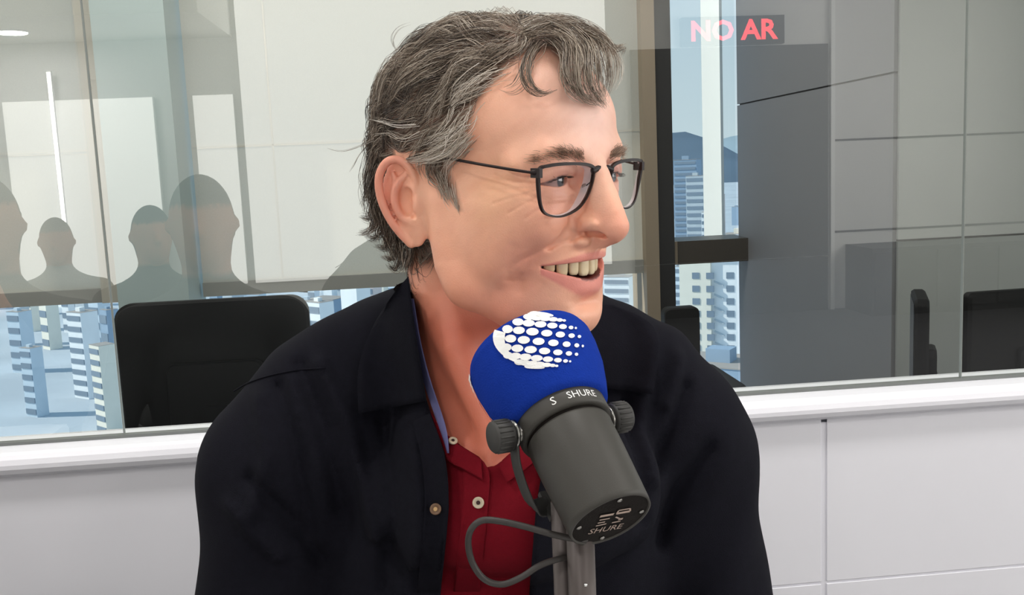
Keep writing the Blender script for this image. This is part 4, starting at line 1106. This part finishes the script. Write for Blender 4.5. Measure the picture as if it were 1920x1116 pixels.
def build_mic():
    foam = mat('blue_foam', rgb(22, 52, 146), rough=1.0, spec=.08, noise=.10, nscale=260, bump=.35, bscale=900)
    grey = mat('mic_dark_grey_paint', rgb(60, 58, 54), rough=.5, spec=.35, noise=.04, nscale=120, bump=.06, bscale=1500)
    dark = mat('mic_black_plate', rgb(18, 13, 10), rough=.7, spec=.15, bump=.15, bscale=900)
    knobm = mat('mic_knob_rubber', rgb(52, 51, 49), rough=.6)
    steel = mat('mic_washer_steel', rgb(150, 148, 144), rough=.3, metal=1.0)
    white = mat('mic_white_print', rgb(238, 238, 236), rough=.7)
    pale = mat('mic_pale_print', rgb(170, 150, 138), rough=.6)
    t = thing('microphone', mic(0, 0, .085), 'dark grey broadcast microphone with blue foam windscreen in front of the man', 'microphone')
    fo = MB().lathe(MIC_O, MIC_A, [(h, foam_r(h)) for h in FOAM_H], 64).build('foam_windscreen', foam, t, smooth=True)
    tag(fo, 'royal blue foam windscreen with white dotted globe')
    # globe of dots: ellipse in the picture, dots shrink to the right
    vs, fs = [], []
    C0, RX, RY, ROT = np.array([1010.0, 640.0]), 84.0, 50.0, math.radians(6)
    def put(cx, cy, rx, ry, n=14):
        k = len(vs); ok = True; ring = []
        for i in range(n):
            a = 2 * math.pi * i / n; p, nn = mic_trace(cx + rx * math.cos(a), cy + ry * math.sin(a))
            if p is None: return
            ring.append(p + nn * .0010)
        vs.extend(ring); fs.append(tuple(range(k, k + n)))
    def g2p(gx_, gy_):
        c, s = math.cos(ROT), math.sin(ROT); return C0 + np.array([c * gx_ * RX - s * gy_ * RY, s * gx_ * RX + c * gy_ * RY])
    for row in range(-4, 5):
        lat = row * 19.5 + 2
        for col in range(-5, 7):
            lon = col * 19 + (9.5 if row % 2 else 0)
            la, lo = math.radians(lat), math.radians(lon)
            if lon > 82 or lon < -66 or abs(lat) > 80: continue
            gx_, gy_ = math.cos(la) * math.sin(lo), math.sin(la)
            sz = np.interp(lon, [-80, -10, 30, 80], [1.0, .95, .75, .28])
            p = g2p(gx_, gy_); put(p[0], p[1], max(1.0, 12.3 * sz * (.42 + .58 * math.cos(lo))), max(1.0, 7.6 * sz * (.45 + .55 * math.cos(la))))
    # crescent on the left limb
    k = len(vs); n = 22; outer, inner = [], []
    for i in range(n + 1):
        a = math.radians(95 + 165 * i / n); w_ = .16 * math.sin(math.pi * i / n)
        for lst, rr in ((outer, 1.0), (inner, 1.0 - w_ * 1.6)):
            p, nn = mic_trace(*g2p(rr * math.cos(a), rr * math.sin(a))); lst.append(None if p is None else p + nn * .0012)
    for i in range(n):
        q = [outer[i], outer[i + 1], inner[i + 1], inner[i]]
        if any(x is None for x in q): continue
        k = len(vs); vs.extend(q); fs.append((k, k + 1, k + 2, k + 3))
    mesh_obj('globe_logo', vs, fs, white, fo, smooth=False)
    vs, fs = [], []
    for i in range(9):
        f = i / 8; cy = 705 + 80 * f; p = None
        for dx in range(60):
            p, nn = mic_trace(890 + 28 * f - 10 + dx, cy)
            if p is not None: break
        if p is None: continue
        rad = (p - MIC_O) - MIC_A * ((p - MIC_O) @ MIC_A); rad /= np.linalg.norm(rad); tang = np.cross(MIC_A, rad); vd = p - CAM
        if tang @ vd < 0: tang = -tang
        q = [p + rad * .0006 + MIC_A * a * .0013 + tang * b for a, b in ((-1, -.0012), (1, -.0012), (1, .006), (-1, .006))]
        k = len(vs); vs.extend(q); fs.append((k, k + 1, k + 2, k + 3))
    mesh_obj('side_lettering', vs, fs, white, fo, smooth=False)
    # ring, body, rear plate
    MB().lathe(MIC_O, MIC_A, [(-.001, .0275), (-.001, .0298), (.0005, .0305), (.0125, .0305), (.0145, .0298), (.0148, .0278)], 64).build('yoke_ring', grey, t, smooth=True)
    MB().lathe(MIC_O, MIC_A, [(.013, .0270), (.0185, .0270)], 64).build('ring_gap', dark, t, smooth=True)
    LB = .0800
    MB().lathe(MIC_O, MIC_A, [(.0165, .0262), (.0172, .0276), (.019, .0280), (.040, .0276), (LB - .004, .0262), (LB, .0258), (LB, .0246), (LB - .0015, .0242)], 72).build('body_tube', grey, t, smooth=True)
    pl = MB().lathe(MIC_O, MIC_A, [(LB - .004, .0240), (LB - .0008, .0243), (LB - .0006, .0001)], 64).build('rear_plate', dark, t)
    ang = math.radians(-14)
    px_, py_ = MIC_X * math.cos(ang) + MIC_Y * math.sin(ang), None
    upv = CM @ np.array([-.05, 1.0, 0]); upv = upv - MIC_A * (upv @ MIC_A); upv /= np.linalg.norm(upv); rt = np.cross(upv, MIC_A)
    if rt @ (CM @ np.array([1.0, 0, 0])) < 0: rt = -rt
    PO = MIC_O + MIC_A * LB
    for a in (8, 98, 188, 278):
        c = PO + (rt * math.cos(math.radians(a)) + upv * math.sin(math.radians(a))) * .0208 - MIC_A * .0006
        MB().lathe(c, MIC_A, [(0, .0017), (.0006, .0016), (.0009, .0008), (.0009, .0001)], 14).build('screw', steel, pl, smooth=True)
    def flat_text(txt, size, x, y, m, name):
        v, f = text_mesh(txt, size); vs = [PO + rt * (p[0] + x) + upv * (p[1] + y) + MIC_A * .0001 for p in v]
        o = mesh_obj(name, vs, f, m, pl, smooth=False); return o
    flat_text('SHURE', .0080, .0005, -.0095, pale, 'lettering')
    b = MB()
    def bar(x0, y0, x1, y1, w=.0011):
        a, c = np.array([x0, y0]), np.array([x1, y1]); d = c - a; d /= np.linalg.norm(d); q = np.array([-d[1], d[0]]) * w / 2
        b.add([PO + rt * p[0] + upv * p[1] + MIC_A * .0001 for p in (a - q, c - q, c + q, a + q)], [(0, 1, 2, 3)])
    bar(-.0105, .0068, -.001, .0068, .0022); bar(.001, .0100, .009, .0100); bar(.001, .0068, .0105, .0068, .0022); bar(.001, .0068, .001, .0100); bar(.009, .0100, .0105, .0068)
    bar(-.009, .0026, -.002, .0026); bar(-.009, -.0005, -.004, -.0005); bar(-.009, -.0035, -.002, -.0030); bar(.002, .0030, .007, -.0005); bar(.0055, -.0005, .0085, -.0005, .002); bar(.002, -.0030, .008, -.0030)
    b.build('switch_marks', pale, pl)
    # lettering wrapped on the ring
    def ring_text(txt, size, ang0, h):
        v, f = text_mesh(txt, size); out = []
        for p in v:
            a = ang0 - p[0] / .0306
            out.append(MIC_O + MIC_A * (h - p[1]) + (MIC_X * math.cos(a) + MIC_Y * math.sin(a)) * .03068)
        return out, f
    rp = bpy.data.objects['yoke_ring']
    for txt, a, sz in (('SHURE', 84, .0072), ('S', 121, .0080)):
        v, f = ring_text(txt, sz, math.radians(a), .0085); mesh_obj('ring_lettering', v, f, white, rp, smooth=False)
    # yoke arms with knobs
    for s, ky in ((-1, 0), (1, 0)):
        kc = mic(s * .0320, -.003, .008); ax = MIC_X * s
        MB().lathe(kc, ax, [(-.004, .006), (.001, .006)], 20).build('yoke_pin', steel, t, smooth=True)
        MB().lathe(kc, ax, [(.0012, .0088), (.0028, .0088)], 24).build('washer', steel, t, smooth=True)
        kn = MB()
        n = 36; prof = [(.004, .0086), (.0048, .0098), (.0160, .0098), (.0170, .0088), (.0170, .0001)]
        kn.lathe(kc, ax, prof, n)
        ko = kn.build('knob', knobm, t, smooth=True)
        for k in range(18):
            a = 2 * math.pi * k / 18; d = MIC_Y * math.cos(a) + MIC_A * math.sin(a)
            MB().tube([kc + ax * .006 + d * .0098, kc + ax * .0150 + d * .0098], .0008, 5).build('knurl', knobm, ko, smooth=True)
        dn = np.array([0, 0, -1.0])
        arm = crom([kc + ax * .002, kc + ax * .002 + dn * .018 + MIC_A * .004, kc + ax * -.004 + dn * .036 + MIC_A * .012, mic(s * .014, -.038, .042)], 6)
        MB().tube(arm, [(.0062, .0016)] * len(arm), 10, flat=MIC_X).build('yoke_arm', knobm, t, smooth=True)
    MB().box(mic(0, -.038, .042), MIC_X, MIC_Y, MIC_A, (-.016, .016), (-.002, .002), (-.010, .010)).build('yoke_bridge', knobm, t)
    # stand
    top = mic(0, -.041, .044); st = at(1090, 1060, .585)
    sb = np.array([st[0], st[1], .74])
    s_ = thing('microphone_stand', sb, 'grey metal microphone stand post under the microphone', 'stand')
    sm = mat('stand_grey_metal', rgb(84, 76, 74), rough=.45, metal=.3, noise=.05)
    MB().lathe(sb, (0, 0, 1), [(0, .075), (.010, .075), (.014, .070), (.016, .012)], 40).build('base', sm, s_, smooth=True)
    ptop = np.array([st[0], st[1], at(1090, 985, .585)[2]])
    MB().lathe(sb + [0, 0, .014], (0, 0, 1), [(0, .0085), (ptop[2] - sb[2] - .014, .0085)], 32).build('post', sm, s_, smooth=True)
    MB().tube([ptop, (ptop + top) / 2 + [0, 0, .004], top], .0075, 14).build('neck', sm, s_, smooth=True)
    MB().tube([np.array([st[0] - .011, st[1] + .012, .76]), np.array([st[0] - .011, st[1] + .012, ptop[2] + .012])], .0060, 14).build('side_tube', sm, s_, smooth=True)
    MB().lathe(at(1098, 1097, .574), CM @ np.array([.1, 0, 1.0]), [(0, .0012), (.0006, .0009), (.0007, .0001)], 12).build('rivet', mat('rivet_steel', rgb(225, 225, 225), rough=.25, metal=1), s_, smooth=True)
    # cable loop
    cm_ = mat('cable_rubber', rgb(44, 40, 38), rough=.5)
    pts = [at(px, py, d) for px, py, d in ((1100, 1012, .575), (1075, 1010, .572), (1035, 1002, .570), (985, 988, .570), (940, 978, .570), (905, 976, .570), (884, 992, .570), (878, 1020, .572), (886, 1056, .574), (908, 1086, .576), (940, 1096, .578), (975, 1084, .580), (1010, 1062, .582), (1045, 1049, .584), (1072, 1045, .590), (1088, 1052, .600))]
    tag(MB().tube(crom(pts, 8), .0020, 10).build('microphone_cable', cm_, None, smooth=True), 'thin black cable looping beside the microphone stand in front of the red shirt', 'cable')

# ------------------------------------------------------------------ assemble the man
skin = mat('skin', None, rough=.45, attr='col', noise=.08, nscale=60, bump=.14, bscale=900, sss=.12)
eyem = mat('eye', None, rough=.12, attr='col', coat=.6); toothm = mat('tooth', rgb(226, 208, 172), rough=.28, noise=.06, nscale=200)
hairm = mat('hair', None, rough=.36, attr='col', spec=.55)
jk = mat('jacket_cloth', rgb(19, 19, 27), rough=.9, spec=.12, noise=.25, nscale=160, bump=.35, bscale=1400)
jk_in = mat('jacket_lining', rgb(96, 96, 140), rough=.85, noise=.1, nscale=300)
po = mat('polo_cloth', rgb(110, 13, 27), rough=.9, spec=.12, noise=.12, nscale=300, bump=.4, bscale=1800)
person = thing('person', (TT[0], TT[1] + .02, .45), 'smiling man in dark jacket and dark red polo shirt behind the microphone', 'person')
HV, HF = build_head()
ha = hair_alpha(HV); cols = sss_col(HV); w_ = (ha * .8)[:, None]; cols = cols * (1 - w_) + np.array([lin(70), lin(58), lin(50)]) * w_
tag(mesh_obj('body', h2w(HV), HF, skin, person, color=cols), 'smiling face turned to the right, bare neck')
for s in (-1, 1):
    v, f, c = eyeball(s); mesh_obj('eyeball', v, f, eyem, person, color=c)
for a, b, zb in ((0, 8.6, -57.0), (8.6, 15.4, -55.8), (15.4, 22.2, -56.2), (22.2, 28.2, -53.8), (28.2, 34, -51.8)):
    for s in (-1, 1):
        v, f = tooth(s * a, s * b, -41, zb); mesh_obj('tooth', v, f, toothm, person)
HN = nrmz(field_grad(H, HV))
S_, hc, rngh = grow_strands(HV, HN, ha); S2_, c2_ = lock_strands(rngh)
hv, hf, hc = strand_mesh(np.concatenate([S_, S2_]), np.random.default_rng(1).uniform(.12, .27, len(S_) + len(S2_)), np.concatenate([hc, c2_]), rngh)
tag(mesh_obj('hair', h2w(hv), hf, hairm, person, color=hc), 'short wavy greying brown hair')
for bs, bc, nm in brow_strands(rngh):
    bv, bf, bc = strand_mesh(bs, np.full(len(bs), .13), bc, rngh); mesh_obj(nm, h2w(bv), bf, hairm, person, color=bc)
# garments
polo = Shell(-6.0, 12.0, POLO_CUT, .86, skin_off=3.0)
pv, pf = build_shell(polo, (-150, -290, -440), (150, 290, 110), 5.0)
tag(mesh_obj('polo_shirt', t2w(pv), pf, po, person), 'dark red polo shirt')
jack = Shell(8.0, 13.0, JACKET_CUT, .84, folds=FOLDS, skin_off=12.0)
jv, jf = build_shell(jack, (-160, -310, -440), (160, 310, 130), 5.0)
jo = tag(mesh_obj('jacket', t2w(jv), jf, jk, person), 'dark navy shirt jacket worn open')
v, f = cloth_patch(jack, [(766, 518), (776, 600), (790, 690), (800, 752)], [(742, 545), (700, 610), (672, 690), (672, 776)], 3, 3.0, lift=5); mesh_obj('collar', v, f, jk, person)
v, f = cloth_patch(jack, [(1100, 570), (1090, 640), (1080, 720)], [(1150, 572), (1230, 620), (1225, 740)], 3, 3.0, lift=5); mesh_obj('collar', v, f, jk, person)
v, f = cloth_patch(jack, [(764, 560), (775, 640), (795, 720), (830, 822), (838, 850)], [(776, 560), (789, 640), (808, 715), (836, 800), (842, 850)], -3, 1.5, nu=16, nv=5); mesh_obj('collar_lining', v, f, jk_in, person)
v, f = cloth_patch(jack, [(806, 775), (834, 855), (841, 955), (826, 1112)], [(772, 790), (790, 860), (796, 955), (782, 1112)], .5, 1.5); mesh_obj('jacket_placket', v, f, jk, person)
MB().tube(list(on_shell(jack, crom([np.array(q, float) for q in ((438, 734), (470, 716), (515, 702), (560, 694), (610, 690))], 6), .4)), .0007, 6).build('shoulder_seam', jk, person, smooth=True)
v, f = cloth_patch(polo, [(770, 690), (798, 752), (832, 812), (872, 842), (902, 862)], [(770, 720), (800, 800), (836, 860), (870, 880), (905, 900)], 1.5, 2.0, lift=2); mesh_obj('polo_collar', v, f, po, person)
v, f = cloth_patch(polo, [(904, 864), (918, 890), (914, 960), (900, 1110)], [(866, 870), (868, 890), (866, 960), (850, 1110)], 1.0, 1.2); mesh_obj('polo_placket', v, f, po, person)
v, f = cloth_patch(polo, [(934, 872), (962, 848), (1010, 795)], [(950, 905), (985, 880), (1030, 840)], 1.5, 2.0, lift=2); mesh_obj('polo_collar', v, f, po, person)
b_rim = mat('polo_button', rgb(196, 184, 160), rough=.4); b_hole = mat('button_thread', rgb(50, 30, 28), rough=.8); b_jk = mat('jacket_button', rgb(112, 84, 62), rough=.5); b_jh = mat('jacket_button_centre', rgb(196, 160, 110), rough=.5)
vn = CM @ np.array([-.1, .25, 1.0])
for px, py, sh, r, a_, b_ in ((897, 943, polo, .0044, b_rim, b_hole), (817, 955, jack, .0044, b_jk, b_jh)):
    button(on_shell(sh, [(px, py)], 2.5)[0], vn, r, person, a_, b_)
button(on_shell(polo, [(849, 828)], 3.6)[0], CM @ np.array([.2, .9, .6]), .0038, person, b_rim, b_hole)
# glasses
gl = thing('eyeglasses', h2w((100, 0, 0)), 'thin dark rectangular eyeglasses worn by the man', 'glasses')
edge = bpy.data.materials.new('lens_edge'); edge.use_nodes = True; nt = edge.node_tree; nt.nodes.clear()  # whitish diffuse film: the reflected light band is in the colour
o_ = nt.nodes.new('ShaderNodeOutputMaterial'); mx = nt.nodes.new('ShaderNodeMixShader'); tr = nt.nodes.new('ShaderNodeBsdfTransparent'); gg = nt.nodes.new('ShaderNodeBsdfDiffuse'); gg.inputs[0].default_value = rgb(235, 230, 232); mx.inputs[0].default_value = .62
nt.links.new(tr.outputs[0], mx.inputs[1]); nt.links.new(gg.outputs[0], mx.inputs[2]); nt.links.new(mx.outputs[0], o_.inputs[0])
build_glasses(gl, mat('glasses_frame', rgb(30, 18, 18), rough=.4, spec=.3), glass_mat('lens_glass', .08, (.97, .96, .98, 1)), mat('nose_pad_plastic', rgb(150, 140, 136), rough=.2), edge)
build_mic()

# ------------------------------------------------------------------ studio furniture and the people on the camera's side (they show in the glass)
M_table = mat('white_table', rgb(214, 214, 214), rough=.45, noise=.02, nscale=5)
tb = thing('studio_table', W(.6, -1.0, 0), 'white studio table that carries the microphone stand, below the picture', 'table')
wbox(.36, 1.05, -1.32, -.74, .71, .74).build('table_top', M_table, tb)
for s, n in ((.42, -1.26), (.99, -1.26), (.42, -.80), (.99, -.80)): wbox(s - .03, s + .03, n - .03, n + .03, 0, .71).build('leg', M_table, tb)
tb2 = thing('side_table', W(-.7, -.5, 0), 'small white side table at far left under the phone holder', 'table')
wbox(-1.1, -.16, -.70, -.25, .67, .70).build('table_top', M_table, tb2)
for s, n in ((-1.04, -.64), (-.22, -.64), (-1.04, -.31), (-.22, -.31)): wbox(s - .02, s + .02, n - .02, n + .02, 0, .67).build('leg', M_table, tb2)
sbd = thing('sideboard', W(4.5, BACKN + .25, 0), 'dark low sideboard added along the rear studio wall to darken the reflection beside the door', 'sideboard')
wbox(3.90, 5.35, BACKN + .01, BACKN + .45, 0, .50).build('body', M_door, sbd)  # added out of view so the glass reflects something dark here
for k in range(3): wbox(3.92 + k * .477, 4.37 + k * .477, BACKN + .45, BACKN + .468, .05, .47).build('door', M_door, sbd)
# trousers and shoes of the man, and his chair
fz = -TT[2] * 1000
Lg = Field(); Lg.margin = 20.0
Lg.ell((-20, 0, -470), (125, 170, 75), 1); Lg.chain([(0, 90, -470), (380, 95, -475)], [78, 62], 30); Lg.chain([(380, 95, -480), (350, 95, fz + 90)], [60, 44], 25)
lv, lf = surface_nets(Lg, (-170, -230, fz + 40), (470, 230, -360), 14.0)
mesh_obj('trousers', t2w(lv), lf, mat('trouser_cloth', rgb(34, 36, 46), rough=.9, noise=.1), person)
for s in (-1, 1):
    Sh = Field(); Sh.margin = 20.; Sh.chain([(330, s * 95, fz + 45), (460, s * 100, fz + 32)], [42, 31], 20, sym=False)
    lv, lf = surface_nets(Sh, (260, s * 95 - 60, fz), (510, s * 95 + 70, fz + 100), 9.0); mesh_obj('shoe', t2w(lv), lf, M_black, person)
cc = t2w((-40, 0, 0)); ch = thing('office_chair', (cc[0], cc[1], 0), 'black office chair under the man, below the picture', 'chair')
ch_o = np.array([cc[0], cc[1], 0.0])
rounded_slab(ch_o + [0, 0, TT[2] - .585], TX, TY, WZ, .23, .24, .06, .06).build('seat', M_black, ch)
MB().lathe(ch_o + [0, 0, .09], (0, 0, 1), [(0, .028), (TT[2] - .60 - .09, .028)], 20).build('column', M_black, ch, smooth=True)
for k in range(5):
    a = 2 * math.pi * k / 5; d_ = np.array([math.cos(a), math.sin(a), 0]); MB().tube([ch_o + [0, 0, .10], ch_o + d_ * .28 + [0, 0, .075]], [.022, .016], 10).build('leg', M_black, ch, smooth=True)
    MB().lathe(ch_o + d_ * .28 + [0, 0, .03], np.cross(d_, WZ), [(-.012, .029), (.012, .029)], 16).build('caster', M_black, ch, smooth=True)
# onlookers
M_people = mat('onlooker_clothes', None, rough=.85, attr='col', noise=.05)
def onlooker(s, n, zhead, face, label, cloth, hair, arms=(), seated=True, scale=1.0):
    F_ = Field(); F_.margin = 22.0; fl = -zhead * 1000 / scale
    F_.ell((0, 0, 5), (96, 76, 112), 1); F_.ell((58, 0, -60), (38, 48, 52), 25); F_.chain([(92, 0, 15), (108, 0, -22)], [9, 13], 14)
    F_.ell((-8, 80, -8), (20, 9, 32), 6)
    F_.chain([(-12, 0, -85), (-22, 0, -190)], [56, 62], 30); F_.ell((-25, 0, -430), (110, 165, 270), 60); F_.chain([(-25, 0, -210), (-25, 175, -255)], [62, 60], 50)
    for i, sd in enumerate((-1, 1)):
        P = arms[i] if len(arms) > i else ((-20, sd * 215, -260), (40, sd * 250, -540), (250, sd * 150, -560))
        F_.chain([(-25, sd * 178, -262), P[1], P[2]], [58, 44, 30], 20, sym=False); F_.ell(P[2], (46, 34, 42), 20, sym=False)
    if seated: F_.chain([(-20, 85, -650), (380, 95, -650)], [85, 64], 40); F_.chain([(380, 95, -655), (360, 95, fl + 60)], [62, 42], 25); F_.chain([(350, 95, fl + 40), (450, 100, fl + 36)], [38, 30], 20)
    else: F_.chain([(-20, 85, -640), (-20, 95, fl + 60)], [90, 48], 40); F_.chain([(-20, 95, fl + 40), (90, 100, fl + 34)], [40, 30], 20)
    V, Fq = surface_nets(F_, (-190, -330, fl), (500, 330, 130), 15.0); V = project(F_, V, 1, 4)
    cs = np.tile(np.array([lin(q) for q in cloth]), (len(V), 1)); skin_ = np.array([lin(178), lin(122), lin(98)]); hr = np.array([lin(q) for q in hair])
    cs[V[:, 2] > -120] = skin_
    cs[(V[:, 2] > 45) | ((V[:, 0] < 0) & (V[:, 2] > -70) & (np.abs(V[:, 1]) < 84))] = hr
    for i in range(2):
        if len(arms) > i: cs[((V - np.array(arms[i][2])) ** 2).sum(1) < 60 ** 2] = skin_
    fx = nrmz(WU * face[0] + WN * face[1]); R = np.stack([fx, np.cross(WZ, fx), WZ], 1); o0 = W(s, n, zhead)
    root = thing('person', W(s, n, 0), label, 'person')
    mesh_obj('body', o0 + (V * scale / 1000) @ R.T, Fq, M_people, root, color=cs)
    return root, (lambda p: o0 + (np.asarray(p, float) * scale / 1000) @ R.T)
onlooker(.09, -1.0, 1.10, (.1, 1), 'seated person with grey pullover and dark hair, out of frame left of the camera', (40, 42, 44), (52, 48, 44))
_, fpt = onlooker(-.40, -.98, 1.12, (.22, 1), 'seated person in dark clothes holding up a phone, out of frame at far left', (44, 46, 48), (40, 36, 34), arms=(((0, 0, 0), (300, -170, -395), (330, -40, -130)), ((0, 0, 0), (280, 190, -395), (330, 40, -130))))
ph = thing('phone', fpt((348, 0, -120)), 'black phone held up by the seated person at far left', 'phone')
pc = fpt((352, 0, -90)); pu = nrmz(fpt((352, 1000, -90)) - pc); pw_ = nrmz(fpt((1352, 0, -90)) - pc)
rounded_slab(pc, pu, WZ, pw_, .038, .078, .009, .008).build('phone_body', M_black, ph); MB().box(pc, pu, WZ, pw_, (-.034, .034), (-.072, .072), (-.0052, -.0047)).build('screen', mat('phone_screen', rgb(10, 10, 12), rough=.15), ph)
onlooker(-.43, -2.5, 1.0, (.5, 1), 'seated person in black at the back of the studio behind the camera', (26, 27, 29), (22, 20, 19))
onlooker(-1.15, -3.5, .94, (.2, 1), 'seated person in pale clothes near the rear studio window', (150, 150, 146), (110, 100, 90))
downlight(-1.90, -5.20, 2.20, 'round downlight in the lowered ceiling strip near the rear window', 8)
for s, n, lab in ((-.6, -.75, 'round downlight above the left end of the partition ledge'), (.8, -.60, 'round downlight above the middle of the partition ledge'), (2.2, -.75, 'round downlight above the right end of the partition ledge'), (.0, -2.2, 'round downlight behind the camera on the left'), (1.8, -2.2, 'round downlight behind the camera on the right'), (3.9, -3.8, 'round downlight near the dark door')):
    downlight(s, n, 2.70, lab, 9 if n > -1 else 7)
# unseen office ceiling panels, added to brighten the blinds and grey walls
for k, s in enumerate((-1.8, -.2, 1.2)):
    t = thing('office_fill_panel', W(s, 1.75, 2.69), ('added square fill light panel on the office ceiling, far left', 'added square fill light panel on the office ceiling, middle', 'added square fill light panel on the office ceiling near the grey side wall')[k], 'ceiling light', 'added office fill light panels')
    wbox(s - .31, s + .31, 1.44, 2.06, 2.675, 2.70).build('frame', M_white, t); wbox(s - .29, s + .29, 1.46, 2.04, 2.670, 2.676).build('diffuser', M_lamp, t)
    l = bpy.data.lights.new('office_fill_lamp', 'AREA'); l.size = .58; l.energy = 6; l.color = (1, .97, .92); o = bpy.data.objects.new('office_fill_lamp', l); COL.objects.link(o); o.parent = t; o.location = (0, 0, -.03)
# letters of the sign, mirrored so that they read in the reflection
v, f = text_mesh('NO AR', .20, bold=.006)
tw_ = max(p[0] for p in v) - min(p[0] for p in v)
mesh_obj('letters', [W(3.01 + p[0] * .66 / tw_, BACKN + .062, 2.128 + p[1]) for p in v], f, red, sg, smooth=False)
# slim vertical light tube on the rear wall (its reflection is the bright line at the left)
lt = thing('light_tube', W(-1.86, BACKN + .04, .88), 'slim bright vertical light tube on the rear studio wall', 'lamp')
wbox(-1.874, -1.846, BACKN + .066, BACKN + .09, .88, 2.00).build('tube_housing', M_white, lt); wbox(-1.872, -1.848, BACKN + .09, BACKN + .094, .89, 1.99).build('tube_diffuser', M_lamp, lt)
# chair back behind the glass, just above the man's shoulder
cbk = thing('office_chair', W(1.27, 1.45, 0), 'dark chair back behind the glass beside the right shoulder of the man', 'chair')
cs_, cz_ = sn(1275, 575, 1.45)
rounded_slab(W(cs_, 1.45, cz_ - .16), WU, WZ, WN, .055, .16, .05, .02).build('backrest', M_black, cbk)
MB().tube([W(cs_, 1.47, cz_ - .3), W(cs_, 1.5, .45), W(cs_, 1.5, .08)], .025, 12).build('column', M_black, cbk, smooth=True)
rounded_slab(W(cs_, 1.65, .46), WU, WN, WZ, .22, .2, .06, .05).build('seat', M_black, cbk)
for k in range(5):
    a = 2 * math.pi * k / 5; d_ = np.array([math.cos(a), math.sin(a), 0]); MB().tube([W(cs_, 1.5, .09), W(cs_, 1.5, .03) + d_ * .27], [.02, .015], 8).build('leg', M_black, cbk, smooth=True)
